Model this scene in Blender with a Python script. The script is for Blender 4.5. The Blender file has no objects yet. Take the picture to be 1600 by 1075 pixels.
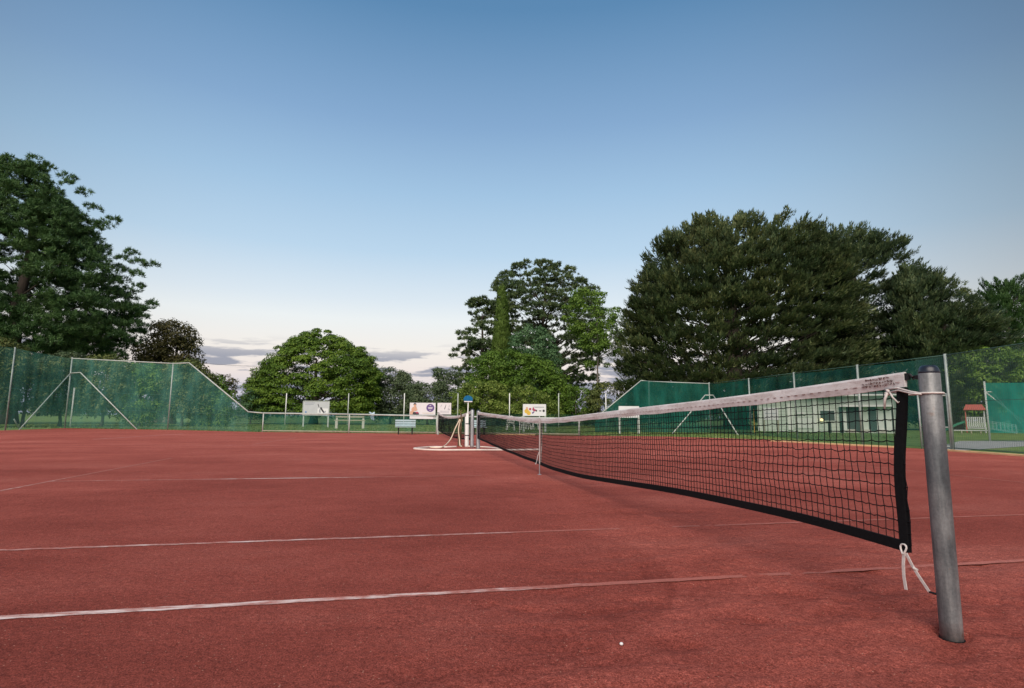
import bpy, math, random
import numpy as np
from mathutils import Vector, Matrix

rnd = random.Random(7)
RN = np.random.RandomState(11)
S = bpy.context.scene
COL = S.collection
R = math.radians

# ------------------------------------------------------------------ camera
CAM = Vector((-2.2315, -8.3761, 0.8521))
FPX = 883.27                                   # focal length in photo pixels (photo 1600 wide)
YAW, PITCH, ROLL = R(11.967), R(7.395), R(0.459)
FW = Vector((math.sin(YAW)*math.cos(PITCH), math.cos(YAW)*math.cos(PITCH), math.sin(PITCH)))
_r = Vector((math.cos(YAW), -math.sin(YAW), 0)); _u = _r.cross(FW)
RT = _r*math.cos(ROLL) + _u*math.sin(ROLL)
UP = -_r*math.sin(ROLL) + _u*math.cos(ROLL)
cam_data = bpy.data.cameras.new('camera'); cam = bpy.data.objects.new('camera', cam_data); COL.objects.link(cam)
m = Matrix((RT, UP, -FW)).transposed().to_4x4(); m.translation = CAM
cam.matrix_world = m
cam_data.sensor_fit = 'HORIZONTAL'; cam_data.sensor_width = 36.0
cam_data.lens = 36.0*FPX/1600.0
cam_data.clip_start = 0.05; cam_data.clip_end = 4000
S.camera = cam

# ------------------------------------------------------------------ sky, sun, exposure
SUN_EL, SUN_AZ = R(40.0), R(-155.0)              # azimuth from +Y towards +X
W = bpy.data.worlds.new('World'); S.world = W; W.use_nodes = True
nt = W.node_tree; nt.nodes.clear()
def wn(t, **k):
    n = nt.nodes.new(t)
    for a, b in k.items(): setattr(n, a, b)
    return n
def wl(a, b): nt.links.new(a, b)
def wmath(op, a, b=None, c=None, clamp=False):
    n = wn('ShaderNodeMath', operation=op); n.use_clamp = clamp
    for i, v in enumerate((a, b, c)):
        if v is None: continue
        if isinstance(v, (int, float)): n.inputs[i].default_value = v
        else: wl(v, n.inputs[i])
    return n.outputs[0]
sky = wn('ShaderNodeTexSky', sky_type='NISHITA'); sky.sun_disc = False
sky.sun_elevation = SUN_EL; sky.sun_rotation = SUN_AZ
sky.altitude = 50; sky.air_density = 1.0; sky.dust_density = 0.6; sky.ozone_density = 2.0
tc = wn('ShaderNodeTexCoord'); sp = wn('ShaderNodeSeparateXYZ'); wl(tc.outputs['Generated'], sp.inputs[0])
# clear evening sky: elevation ramp (blue overhead, pale at the horizon, rosy band over a lavender rim)
el = wmath('ARCSINE', sp.outputs['Z'])
eln = wmath('DIVIDE', el, math.pi/2, clamp=True)
ramp = wn('ShaderNodeValToRGB'); wl(eln, ramp.inputs[0])
cr = ramp.color_ramp; cr.interpolation = 'LINEAR'
def lin(c): return tuple((v/255/12.92 if v/255 <= 0.04045 else ((v/255+0.055)/1.055)**2.4) for v in c)
stops = [(0, (172, 178, 204)), (2.4, (214, 209, 219)), (4.2, (240, 228, 222)), (6.5, (244, 238, 231)), (9.5, (236, 241, 242)), (11.5, (220, 232, 241)),
         (16.2, (187, 214, 236)), (22, (162, 196, 226)), (28.3, (134, 170, 208)), (38, (92, 137, 179)), (55, (72, 116, 160)), (90, (62, 104, 150))]
cr.elements[0].position = 0; cr.elements[1].position = 1
for p, c in stops[1:-1]: cr.elements.new(p/90)
for e, (p, c) in zip(cr.elements, stops): e.position = p/90; e.color = (*lin(c), 1)
# the glow fades to either side of its own bearing
hx = wn('ShaderNodeCombineXYZ'); wl(sp.outputs['X'], hx.inputs[0]); wl(sp.outputs['Y'], hx.inputs[1])
hn = wn('ShaderNodeVectorMath', operation='NORMALIZE'); wl(hx.outputs[0], hn.inputs[0])
dotn = wn('ShaderNodeVectorMath', operation='DOT_PRODUCT')
wl(hn.outputs[0], dotn.inputs[0]); dotn.inputs[1].default_value = (math.sin(R(7)), math.cos(R(7)), 0)
sd = wn('ShaderNodeMapRange'); sd.interpolation_type = 'SMOOTHSTEP'; wl(dotn.outputs['Value'], sd.inputs[0])
sd.inputs[1].default_value = 0.52; sd.inputs[2].default_value = 0.97; sd.inputs[3].default_value = 0.52; sd.inputs[4].default_value = 1.0
zen = wn('ShaderNodeMapRange'); wl(el, zen.inputs[0]); zen.inputs[1].default_value = R(45); zen.inputs[2].default_value = R(75)
fade = wmath('MAXIMUM', sd.outputs[0], wmath('MULTIPLY', zen.outputs[0], 0.9))
mxb = wn('ShaderNodeVectorMath', operation='SCALE'); wl(ramp.outputs[0], mxb.inputs[0]); wl(fade, mxb.inputs['Scale'])
# clouds: thin grey-violet bars low over the horizon
az = wmath('ARCTAN2', sp.outputs['X'], sp.outputs['Y'])
cmb = wn('ShaderNodeCombineXYZ')
wl(wmath('MULTIPLY', az, 9.0), cmb.inputs[0]); wl(wmath('MULTIPLY', el, 62.0), cmb.inputs[1]); cmb.inputs[2].default_value = 3.7
nz = wn('ShaderNodeTexNoise'); nz.inputs['Scale'].default_value = 1.0; nz.inputs['Detail'].default_value = 5; nz.inputs['Roughness'].default_value = 0.55
wl(cmb.outputs[0], nz.inputs['Vector'])
cl = wn('ShaderNodeMapRange'); cl.interpolation_type = 'SMOOTHSTEP'; wl(nz.outputs[0], cl.inputs[0])
cl.inputs[1].default_value = 0.465; cl.inputs[2].default_value = 0.56
env = wn('ShaderNodeMapRange'); env.interpolation_type = 'SMOOTHSTEP'; wl(el, env.inputs[0])
env.inputs[1].default_value = 0.135; env.inputs[2].default_value = 0.09
cfac = wmath('MULTIPLY', wmath('MULTIPLY', cl.outputs[0], env.outputs[0]), 0.85)
mxc = wn('ShaderNodeMix', data_type='RGBA'); wl(cfac, mxc.inputs[0]); wl(mxb.outputs[0], mxc.inputs[6]); mxc.inputs[7].default_value = (0.26, 0.285, 0.37, 1)
# blend: the Nishita sky gives the sun-side glow, the ramp the measured evening gradient
nsc = wn('ShaderNodeVectorMath', operation='SCALE'); wl(sky.outputs[0], nsc.inputs[0]); nsc.inputs['Scale'].default_value = 0.02
rsc = wn('ShaderNodeVectorMath', operation='SCALE'); wl(mxc.outputs[2], rsc.inputs[0]); rsc.inputs['Scale'].default_value = 10.0
nsk = wn('ShaderNodeVectorMath', operation='ADD'); wl(rsc.outputs[0], nsk.inputs[0]); wl(nsc.outputs[0], nsk.inputs[1])
bg = wn('ShaderNodeBackground'); wl(nsk.outputs[0], bg.inputs[0]); bg.inputs[1].default_value = 0.1
out = wn('ShaderNodeOutputWorld'); wl(bg.outputs[0], out.inputs[0])

sun_d = bpy.data.lights.new('sun', 'SUN'); sun_d.energy = 4.2; sun_d.angle = R(55); sun_d.color = (1.0, 0.87, 0.76)
sun = bpy.data.objects.new('sun', sun_d); COL.objects.link(sun)
sdir = Vector((math.sin(SUN_AZ)*math.cos(SUN_EL), math.cos(SUN_AZ)*math.cos(SUN_EL), math.sin(SUN_EL)))
sun.rotation_euler = (-sdir).to_track_quat('-Z', 'Y').to_euler()
S.view_settings.view_transform = 'Standard'; S.view_settings.look = 'None'
S.view_settings.exposure = 0.0; S.view_settings.gamma = 1.0; S.view_settings.use_curve_mapping = False
S.cycles.max_bounces = 8; S.cycles.transparent_max_bounces = 16
S.cycles.diffuse_bounces = 3; S.cycles.caustics_reflective = False; S.cycles.caustics_refractive = False

# ------------------------------------------------------------------ placing helpers (photo bearings -> metres)
def ray(x, y): return FW + RT*((x-800)/FPX) + UP*((537.5-y)/FPX)
def P(x, y, d): return CAM + ray(x, y)*d
def G(x, y, z=0.0):
    d = ray(x, y); return CAM + d*((z-CAM.z)/d.z)
def NETX(x, y):                                # where a bearing meets the net's vertical plane x = 0
    d = ray(x, y); p = CAM + d*(-CAM.x/d.x); return p.y, p.z
def HGT(base, py):                             # height above base that reaches photo row py
    q = (537.5-py)/FPX; k = UP - FW*q
    return -(k.dot(base-CAM))/k.z
def GD(x, d, z=0.0):                           # ground point on bearing x at depth d
    p = P(x, 652+0.008*(x-800), d); return Vector((p.x, p.y, z))
RH = Vector((RT.x, RT.y, 0)).normalized(); FH = Vector((FW.x, FW.y, 0)).normalized()

# ------------------------------------------------------------------ object helpers
def tag(o, label=None, cat=None, group=None, kind=None):
    if label: o['label'] = label
    if cat: o['category'] = cat
    if group: o['group'] = group
    if kind: o['kind'] = kind
    return o
def thing(name, label, cat, loc=(0, 0, 0), rotz=0, group=None):
    o = bpy.data.objects.new(name, None); COL.objects.link(o); o.empty_display_size = 0.2
    o.location = loc; o.rotation_euler = (0, 0, rotz)
    return tag(o, label, cat, group)
def children(o): return [c for c in COL.objects if c.parent == o]
def copy_tree(o, parent=None):
    c = o.copy(); COL.objects.link(c); c.parent = parent
    for ch in children(o): copy_tree(ch, c)
    return c

class MB:
    def __init__(s): s.v = []; s.f = []
    def quad(s, a, b, c, d):
        n = len(s.v); s.v += [tuple(a), tuple(b), tuple(c), tuple(d)]; s.f.append((n, n+1, n+2, n+3)); return s
    def poly(s, pts):
        n = len(s.v); s.v += [tuple(p) for p in pts]; s.f.append(tuple(range(n, n+len(pts)))); return s
    def box(s, c, size, rz=0, M=None):
        hx, hy, hz = size[0]/2, size[1]/2, size[2]/2; n = len(s.v)
        M = M or Matrix.Rotation(rz, 3, 'Z'); c = Vector(c)
        for x, y, z in ((-1,-1,-1),(1,-1,-1),(1,1,-1),(-1,1,-1),(-1,-1,1),(1,-1,1),(1,1,1),(-1,1,1)):
            s.v.append(tuple(c + M @ Vector((x*hx, y*hy, z*hz))))
        s.f += [tuple(n+i for i in q) for q in ((0,3,2,1),(4,5,6,7),(0,1,5,4),(1,2,6,5),(2,3,7,6),(3,0,4,7))]; return s
    def beam(s, a, b, w, h, up=(0, 0, 1)):       # a box from a to b
        a, b = Vector(a), Vector(b); d = b-a; L = d.length; x = d.normalized(); z = Vector(up)
        y = z.cross(x)
        if y.length < 1e-4: y = Vector((0, 1, 0)).cross(x)
        y.normalize(); z = x.cross(y)
        return s.box((a+b)/2, (L, w, h), M=Matrix((x, y, z)).transposed())
    def tube(s, pts, r, n=8, cap=True):
        pts = [Vector(p) for p in pts]; rs = r if isinstance(r, (list, tuple)) else [r]*len(pts)
        base = len(s.v); ref = None
        for i, p in enumerate(pts):
            t = (pts[min(i+1, len(pts)-1)] - pts[max(i-1, 0)]).normalized()
            if ref is None:
                ref = Vector((0, 0, 1)) if abs(t.z) < 0.9 else Vector((1, 0, 0))
            a = (ref - t*ref.dot(t)).normalized(); b = t.cross(a); ref = a
            for k in range(n):
                q = 2*math.pi*k/n; s.v.append(tuple(p + (a*math.cos(q) + b*math.sin(q))*rs[i]))
        for i in range(len(pts)-1):
            for k in range(n):
                A = base+i*n+k; B = base+i*n+(k+1) % n; s.f.append((A, B, B+n, A+n))
        if cap:
            s.f.append(tuple(base+k for k in reversed(range(n)))); s.f.append(tuple(base+(len(pts)-1)*n+k for k in range(n)))
        return s
    def lathe(s, c, prof, n=20):                 # prof: list of (r, z)
        c = Vector(c)
        return s.tube([c+Vector((0, 0, z)) for _, z in prof], [max(r, 1e-4) for r, _ in prof], n)
    def build(s, name, mat, parent=None, smooth=False, bevel=0):
        me = bpy.data.meshes.new(name); me.from_pydata(s.v, [], s.f); me.update()
        if smooth: me.polygons.foreach_set('use_smooth', [True]*len(me.polygons))
        me.materials.append(mat)
        o = bpy.data.objects.new(name, me); COL.objects.link(o); o.parent = parent
        if bevel:
            bv = o.modifiers.new('bevel', 'BEVEL'); bv.width = bevel; bv.segments = 2; bv.limit_method = 'ANGLE'
        return o

def np_mesh(name, v, f, mat, parent=None, smooth=False):
    v = np.asarray(v, np.float32); f = np.asarray(f, np.int32); k = f.shape[1]
    me = bpy.data.meshes.new(name)
    me.vertices.add(len(v)); me.vertices.foreach_set('co', v.ravel())
    me.loops.add(f.size); me.loops.foreach_set('vertex_index', f.ravel())
    me.polygons.add(len(f)); me.polygons.foreach_set('loop_start', np.arange(len(f), dtype=np.int32)*k)
    if smooth: me.polygons.foreach_set('use_smooth', np.ones(len(f), bool))
    me.update(calc_edges=True); me.validate()
    me.materials.append(mat)
    o = bpy.data.objects.new(name, me); COL.objects.link(o); o.parent = parent
    return o

# ------------------------------------------------------------------ materials
def M_new(name):
    mt = bpy.data.materials.new(name); mt.use_nodes = True; n = mt.node_tree
    return mt, n, n.nodes['Principled BSDF'], n.nodes['Material Output']
def nd(n, t, **k):
    o = n.nodes.new(t)
    for a, b in k.items(): setattr(o, a, b)
    return o
def noise(n, scale, detail=4, rough=0.55, coord='Object', stretch=None):
    t = nd(n, 'ShaderNodeTexCoord'); z = nd(n, 'ShaderNodeTexNoise')
    z.inputs['Scale'].default_value = scale; z.inputs['Detail'].default_value = detail; z.inputs['Roughness'].default_value = rough
    if stretch:
        mp = nd(n, 'ShaderNodeMapping'); mp.inputs['Scale'].default_value = stretch
        n.links.new(t.outputs[coord], mp.inputs[0]); n.links.new(mp.outputs[0], z.inputs['Vector'])
    else: n.links.new(t.outputs[coord], z.inputs['Vector'])
    return z
def ramp2(n, src, stops):
    r = nd(n, 'ShaderNodeValToRGB'); n.links.new(src, r.inputs[0])
    e = r.color_ramp.elements
    while len(e) < len(stops): e.new(0.5)
    for el_, (p, c) in zip(e, stops): el_.position = p; el_.color = (*c, 1)
    return r
def mixc(n, fac, a, b, mode='MIX'):
    x = nd(n, 'ShaderNodeMix', data_type='RGBA', blend_type=mode)
    for i, v in ((0, fac), (6, a), (7, b)):
        if isinstance(v, (int, float)): x.inputs[i].default_value = v
        elif isinstance(v, tuple): x.inputs[i].default_value = (*v, 1)
        else: n.links.new(v, x.inputs[i])
    return x.outputs[2]
def bump(n, src, bsdf, strength, dist):
    b = nd(n, 'ShaderNodeBump'); b.inputs['Strength'].default_value = strength; b.inputs['Distance'].default_value = dist
    n.links.new(src, b.inputs['Height']); n.links.new(b.outputs[0], bsdf.inputs['Normal']); return b
def pmat(name, col, var=0.12, scale=6, rough=0.6, metal=0.0, bmp=0.0, stretch=None, spec=0.5):
    mt, n, b, o = M_new(name)
    z = noise(n, scale, 5, 0.6, stretch=stretch)
    lo = tuple(c*(1-var) for c in col); hi = tuple(min(1, c*(1+var)) for c in col)
    r = ramp2(n, z.outputs[0], [(0.3, lo), (0.7, hi)])
    n.links.new(r.outputs[0], b.inputs['Base Color'])
    b.inputs['Roughness'].default_value = rough; b.inputs['Metallic'].default_value = metal; b.inputs['Specular IOR Level'].default_value = spec
    if bmp: bump(n, z.outputs[0], b, 0.5, bmp)
    return mt
def cloth_mat(name, col, opacity, var=0.4):
    """woven shade cloth: threads scatter light, holes between them let the view through"""
    mt, n, b, o = M_new(name); n.nodes.remove(b)
    z = noise(n, 1.3, 4, 0.6, stretch=(1, 1, 0.35)); z2 = noise(n, 14, 2)
    r = ramp2(n, z.outputs[0], [(0.3, tuple(c*(1-var) for c in col)), (0.7, tuple(c*(1+var) for c in col))])
    d = nd(n, 'ShaderNodeBsdfDiffuse'); n.links.new(r.outputs[0], d.inputs[0])
    t = nd(n, 'ShaderNodeBsdfTranslucent'); n.links.new(r.outputs[0], t.inputs[0])
    m1 = nd(n, 'ShaderNodeMixShader'); m1.inputs[0].default_value = 0.4
    n.links.new(d.outputs[0], m1.inputs[1]); n.links.new(t.outputs[0], m1.inputs[2])
    tr = nd(n, 'ShaderNodeBsdfTransparent')
    mp = nd(n, 'ShaderNodeMapRange'); n.links.new(z.outputs[0], mp.inputs[0])
    mp.inputs[1].default_value = 0.25; mp.inputs[2].default_value = 0.75
    mp.inputs[3].default_value = max(0, opacity-0.12); mp.inputs[4].default_value = min(1, opacity+0.12)
    m2 = nd(n, 'ShaderNodeMixShader'); n.links.new(mp.outputs[0], m2.inputs[0])
    n.links.new(tr.outputs[0], m2.inputs[1]); n.links.new(m1.outputs[0], m2.inputs[2])
    n.links.new(m2.outputs[0], o.inputs[0]); return mt
def leaf_mat(name, dark, mid, light, trans=0.25, big=0.35):
    mt, n, b, o = M_new(name)
    g = nd(n, 'ShaderNodeNewGeometry')
    z = noise(n, big, 3, 0.6)
    ad = nd(n, 'ShaderNodeMath', operation='MULTIPLY_ADD'); n.links.new(z.outputs[0], ad.inputs[0]); ad.inputs[1].default_value = 1.1
    ad2 = nd(n, 'ShaderNodeMath', operation='MULTIPLY'); n.links.new(g.outputs['Random Per Island'], ad2.inputs[0]); ad2.inputs[1].default_value = 0.55
    sb = nd(n, 'ShaderNodeMath', operation='SUBTRACT'); n.links.new(ad2.outputs[0], sb.inputs[0]); sb.inputs[1].default_value = 0.32
    n.links.new(sb.outputs[0], ad.inputs[2])
    r = ramp2(n, ad.outputs[0], [(0.1, dark), (0.5, mid), (0.95, light)])
    n.links.new(r.outputs[0], b.inputs['Base Color']); b.inputs['Roughness'].default_value = 0.55; b.inputs['Specular IOR Level'].default_value = 0.25
    t = nd(n, 'ShaderNodeBsdfTranslucent'); n.links.new(r.outputs[0], t.inputs[0])
    mx = nd(n, 'ShaderNodeMixShader'); mx.inputs[0].default_value = trans
    n.links.new(b.outputs[0], mx.inputs[1]); n.links.new(t.outputs[0], mx.inputs[2]); n.links.new(mx.outputs[0], o.inputs[0])
    return mt

CLAY_LO, CLAY_MID, CLAY_HI = (0.238, 0.050, 0.036), (0.31, 0.070, 0.051), (0.38, 0.106, 0.080)
def clay_color(n):
    a = noise(n, 0.55, 5, 0.6, stretch=(0.6, 1.3, 1)); b_ = noise(n, 6, 5, 0.7); c = noise(n, 170, 3, 0.75); d = noise(n, 46, 4, 0.7)
    r = ramp2(n, a.outputs[0], [(0.32, CLAY_LO), (0.52, CLAY_MID), (0.75, CLAY_HI)])
    r2 = ramp2(n, b_.outputs[0], [(0.3, (0.87, 0.85, 0.85)), (0.5, (1, 1, 1)), (0.7, (1.12, 1.14, 1.14))])
    r3 = ramp2(n, c.outputs[0], [(0.33, (0.30, 0.26, 0.26)), (0.5, (1, 1, 1)), (0.66, (1.7, 1.95, 2.0))])
    r4 = ramp2(n, d.outputs[0], [(0.33, (0.62, 0.58, 0.58)), (0.5, (1, 1, 1)), (0.68, (1.32, 1.42, 1.45))])
    x = mixc(n, 1.0, r.outputs[0], r2.outputs[0], 'MULTIPLY'); x = mixc(n, 0.85, x, r3.outputs[0], 'MULTIPLY'); x = mixc(n, 0.8, x, r4.outputs[0], 'MULTIPLY')
    return x, b_, c
def clay_material():
    mt, n, b, o = M_new('clay')
    x, nb, nc = clay_color(n)
    at = nd(n, 'ShaderNodeAttribute'); at.attribute_name = 'dust_and_light'
    x = mixc(n, at.outputs['Fac'], x, mixc(n, 1.0, x, (1.30, 1.40, 1.42), 'MULTIPLY'))  # pale dust, together with the brighter far light put into the colour
    as_ = nd(n, 'ShaderNodeAttribute'); as_.attribute_name = 'hollow_shade'
    x = mixc(n, as_.outputs['Fac'], x, mixc(n, 1.0, x, (0.78, 0.72, 0.71), 'MULTIPLY'))      # shade of the relief painted into the hollows
    vo = nd(n, 'ShaderNodeTexVoronoi'); vo.inputs['Scale'].default_value = 55
    t = nd(n, 'ShaderNodeTexCoord'); n.links.new(t.outputs['Object'], vo.inputs['Vector'])
    gt = nd(n, 'ShaderNodeMath', operation='LESS_THAN'); n.links.new(vo.outputs['Distance'], gt.inputs[0]); gt.inputs[1].default_value = 0.15
    sepc = nd(n, 'ShaderNodeSeparateColor'); n.links.new(vo.outputs['Color'], sepc.inputs[0])
    g2 = nd(n, 'ShaderNodeMath', operation='GREATER_THAN'); n.links.new(sepc.outputs[0], g2.inputs[0]); g2.inputs[1].default_value = 0.80
    g3 = nd(n, 'ShaderNodeMath', operation='MULTIPLY'); n.links.new(gt.outputs[0], g3.inputs[0]); n.links.new(g2.outputs[0], g3.inputs[1])
    x = mixc(n, g3.outputs[0], x, (0.52, 0.27, 0.2))
    n.links.new(x, b.inputs['Base Color']); b.inputs['Roughness'].default_value = 0.95; b.inputs['Specular IOR Level'].default_value = 0.15
    z = noise(n, 110, 5, 0.75)
    b1 = bump(n, z.outputs[0], b, 0.9, 0.012)
    z2 = noise(n, 18, 4, 0.6); b2 = nd(n, 'ShaderNodeBump'); b2.inputs['Strength'].default_value = 0.6; b2.inputs['Distance'].default_value = 0.03
    n.links.new(z2.outputs[0], b2.inputs['Height']); n.links.new(b2.outputs[0], b1.inputs['Normal'])
    return mt
def line_material():
    mt, n, b, o = M_new('line_tape')
    x, nb, nc = clay_color(n)
    dusty = mixc(n, 0.40, x, (0.50, 0.21, 0.17))
    at = nd(n, 'ShaderNodeAttribute'); at.attribute_name = 'white'
    z = noise(n, 13, 7, 0.8, stretch=(0.4, 2.2, 1))
    s1 = nd(n, 'ShaderNodeMath', operation='ADD'); n.links.new(z.outputs[0], s1.inputs[0]); n.links.new(at.outputs['Fac'], s1.inputs[1])
    mr = nd(n, 'ShaderNodeMapRange'); mr.interpolation_type = 'SMOOTHSTEP'; n.links.new(s1.outputs[0], mr.inputs[0])
    mr.inputs[1].default_value = 0.90; mr.inputs[2].default_value = 1.14
    y = mixc(n, mr.outputs[0], dusty, (0.74, 0.63, 0.60))
    n.links.new(y, b.inputs['Base Color']); b.inputs['Roughness'].default_value = 0.8; b.inputs['Specular IOR Level'].default_value = 0.2
    bump(n, noise(n, 120, 4, 0.7).outputs[0], b, 0.4, 0.004)
    return mt
def grass_material():
    mt, n, b, o = M_new('grass_turf')
    a = noise(n, 0.5, 5, 0.65); c = noise(n, 25, 3, 0.7)
    r = ramp2(n, a.outputs[0], [(0.3, (0.11, 0.18, 0.055)), (0.55, (0.17, 0.26, 0.08)), (0.75, (0.27, 0.30, 0.12))])
    r2 = ramp2(n, c.outputs[0], [(0.3, (0.6, 0.6, 0.6)), (0.7, (1.3, 1.3, 1.2))])
    n.links.new(mixc(n, 1.0, r.outputs[0], r2.outputs[0], 'MULTIPLY'), b.inputs['Base Color']); b.inputs['Roughness'].default_value = 0.9
    b.inputs['Specular IOR Level'].default_value = 0.1
    return mt
def galv_material(name, col, rough, streak=0.25):
    mt, n, b, o = M_new(name)
    a = noise(n, 5, 5, 0.65, stretch=(3, 3, 0.35)); c = noise(n, 60, 4, 0.6)
    r = ramp2(n, a.outputs[0], [(0.3, tuple(v*(1-streak) for v in col)), (0.7, tuple(v*(1+streak) for v in col))])
    r2 = ramp2(n, c.outputs[0], [(0.3, (0.85, 0.85, 0.85)), (0.7, (1.12, 1.12, 1.12))])
    n.links.new(mixc(n, 1.0, r.outputs[0], r2.outputs[0], 'MULTIPLY'), b.inputs['Base Color'])
    b.inputs['Metallic'].default_value = 0.75; b.inputs['Roughness'].default_value = rough
    rr = ramp2(n, a.outputs[0], [(0.3, (rough*0.75,)*3), (0.7, (min(1, rough*1.35),)*3)]); n.links.new(rr.outputs[0], b.inputs['Roughness'])
    bump(n, c.outputs[0], b, 0.15, 0.002)
    return mt

def post_material():
    mt, n, b, o = M_new('post_steel')
    a = noise(n, 3.2, 6, 0.7, stretch=(5, 5, 0.7)); c = noise(n, 90, 4, 0.65); d = noise(n, 2.1, 3, 0.5, stretch=(1.5, 1.5, 1))
    r = ramp2(n, a.outputs[0], [(0.3, (0.12, 0.135, 0.145)), (0.5, (0.27, 0.285, 0.29)), (0.70, (0.46, 0.465, 0.46))])
    r2 = ramp2(n, c.outputs[0], [(0.3, (0.8, 0.8, 0.8)), (0.7, (1.15, 1.15, 1.15))])
    r3 = ramp2(n, d.outputs[0], [(0.40, (0.42, 0.45, 0.48)), (0.60, (1.05, 1.05, 1.05))])
    x = mixc(n, 1.0, mixc(n, 1.0, r.outputs[0], r2.outputs[0], 'MULTIPLY'), r3.outputs[0], 'MULTIPLY')
    ru = noise(n, 9, 4, 0.6); rm = ramp2(n, ru.outputs[0], [(0.62, (0, 0, 0)), (0.70, (0.9, 0.9, 0.9))])
    x = mixc(n, rm.outputs[0], x, (0.20, 0.12, 0.085))
    n.links.new(x, b.inputs['Base Color']); b.inputs['Metallic'].default_value = 0.4; b.inputs['Roughness'].default_value = 0.48
    bump(n, c.outputs[0], b, 0.2, 0.002); return mt
mat_clay = clay_material(); mat_line = line_material(); mat_turf = grass_material()
mat_blade = leaf_mat('grass_blade', (0.11, 0.18, 0.055), (0.18, 0.27, 0.085), (0.30, 0.33, 0.13), 0.3)
mat_galv = galv_material('galvanised_steel', (0.47, 0.50, 0.52), 0.45)
mat_post = post_material()
mat_pipe = pmat('fence_pipe', (0.33, 0.39, 0.37), 0.2, 4, 0.55, 0.3)
mat_palepipe = pmat('pale_pipe', (0.45, 0.49, 0.46), 0.15, 4, 0.6)
mat_cap = pmat('cap_plastic', (0.018, 0.024, 0.038), 0.3, 30, 0.35)
mat_black = pmat('black_webbing', (0.006, 0.0065, 0.008), 0.3, 60, 0.85, bmp=0.002, spec=0.15)
mat_cord = pmat('black_cord', (0.006, 0.007, 0.009), 0.3, 60, 0.85, spec=0.15)
mat_rope = pmat('white_cord', (0.62, 0.58, 0.56), 0.15, 60, 0.85, bmp=0.002)
mat_white = pmat('white_paint', (0.72, 0.73, 0.72), 0.06, 3, 0.5)
mat_plastic = pmat('white_plastic', (0.75, 0.75, 0.73), 0.05, 3, 0.4)
mat_hose = pmat('cream_hose', (0.70, 0.60, 0.46), 0.12, 8, 0.55)
mat_hosewhite = pmat('white_hose', (0.74, 0.66, 0.60), 0.1, 8, 0.6)
mat_wood = pmat('weathered_timber', (0.36, 0.34, 0.25), 0.25, 4, 0.85, stretch=(1, 1, 8), bmp=0.003)
mat_brown = pmat('brown_timber', (0.12, 0.08, 0.045), 0.3, 6, 0.8, stretch=(4, 4, 1), bmp=0.003)
mat_brass = pmat('brass', (0.24, 0.18, 0.10), 0.3, 20, 0.45, 0.8)
mat_concrete = pmat('pale_concrete', (0.52, 0.51, 0.45), 0.12, 7, 0.9, bmp=0.004)
mat_path = pmat('path_concrete', (0.33, 0.34, 0.33), 0.1, 2, 0.9)
mat_kerb = pmat('yellow_edging', (0.62, 0.42, 0.22), 0.18, 3, 0.85, bmp=0.003)
mat_blueslat = pmat('blue_slat', (0.40, 0.53, 0.57), 0.1, 5, 0.5)
mat_blacksteel = pmat('black_steel', (0.015, 0.016, 0.018), 0.2, 8, 0.5, 0.3)
mat_blue = pmat('blue_bristle', (0.01, 0.20, 0.42), 0.3, 70, 0.7, bmp=0.01)
mat_bag = pmat('pale_blue_cloth', (0.45, 0.58, 0.68), 0.2, 10, 0.8)
mat_red = pmat('red_roof', (0.40, 0.10, 0.075), 0.15, 4, 0.6)
mat_slide = pmat('green_slide', (0.03, 0.20, 0.12), 0.15, 3, 0.4)
mat_grey = pmat('grey_paint', (0.42, 0.45, 0.45), 0.1, 3, 0.55)
mat_wall = pmat('club_wall', (0.58, 0.66, 0.58), 0.08, 2, 0.75)
mat_wallpale = pmat('pale_door', (0.68, 0.74, 0.69), 0.06, 2, 0.6)
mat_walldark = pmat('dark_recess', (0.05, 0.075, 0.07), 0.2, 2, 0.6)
mat_shed = pmat('beige_wall', (0.52, 0.43, 0.32), 0.1, 2, 0.8)
mat_roof = pmat('roof_sheet', (0.13, 0.17, 0.16), 0.15, 2, 0.5)
mat_print_grey = pmat('print_grey', (0.30, 0.32, 0.38), 0.05, 5, 0.6)
mat_print_dark = pmat('print_dark', (0.03, 0.03, 0.04), 0.1, 5, 0.6)
mat_print_purple = pmat('print_purple', (0.12, 0.07, 0.24), 0.05, 5, 0.6)
mat_print_skin = pmat('print_skin', (0.62, 0.38, 0.26), 0.1, 9, 0.6)
mat_print_yellow = pmat('print_yellow', (0.65, 0.42, 0.06), 0.1, 9, 0.6)
mat_print_red = pmat('print_red', (0.36, 0.04, 0.10), 0.1, 9, 0.6)
mat_print_blue = pmat('print_blue', (0.08, 0.22, 0.50), 0.1, 9, 0.6)
mat_board = pmat('sign_board', (0.70, 0.71, 0.73), 0.04, 3, 0.45)
mat_boardgrey = pmat('sign_board_grey', (0.47, 0.49, 0.52), 0.06, 3, 0.45)
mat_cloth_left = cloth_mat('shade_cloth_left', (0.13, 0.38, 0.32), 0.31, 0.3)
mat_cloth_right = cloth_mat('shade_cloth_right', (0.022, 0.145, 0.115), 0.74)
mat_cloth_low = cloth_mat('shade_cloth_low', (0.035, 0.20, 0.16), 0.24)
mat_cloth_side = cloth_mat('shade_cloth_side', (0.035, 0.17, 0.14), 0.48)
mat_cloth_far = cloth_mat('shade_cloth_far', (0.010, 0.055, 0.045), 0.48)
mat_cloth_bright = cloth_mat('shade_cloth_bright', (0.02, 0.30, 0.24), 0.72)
mat_wire = pmat('green_wire', (0.05, 0.13, 0.105), 0.2, 8, 0.5)
mat_bark = pmat('bark', (0.075, 0.06, 0.05), 0.35, 3, 0.95, stretch=(3, 3, 0.6), bmp=0.05)
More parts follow.
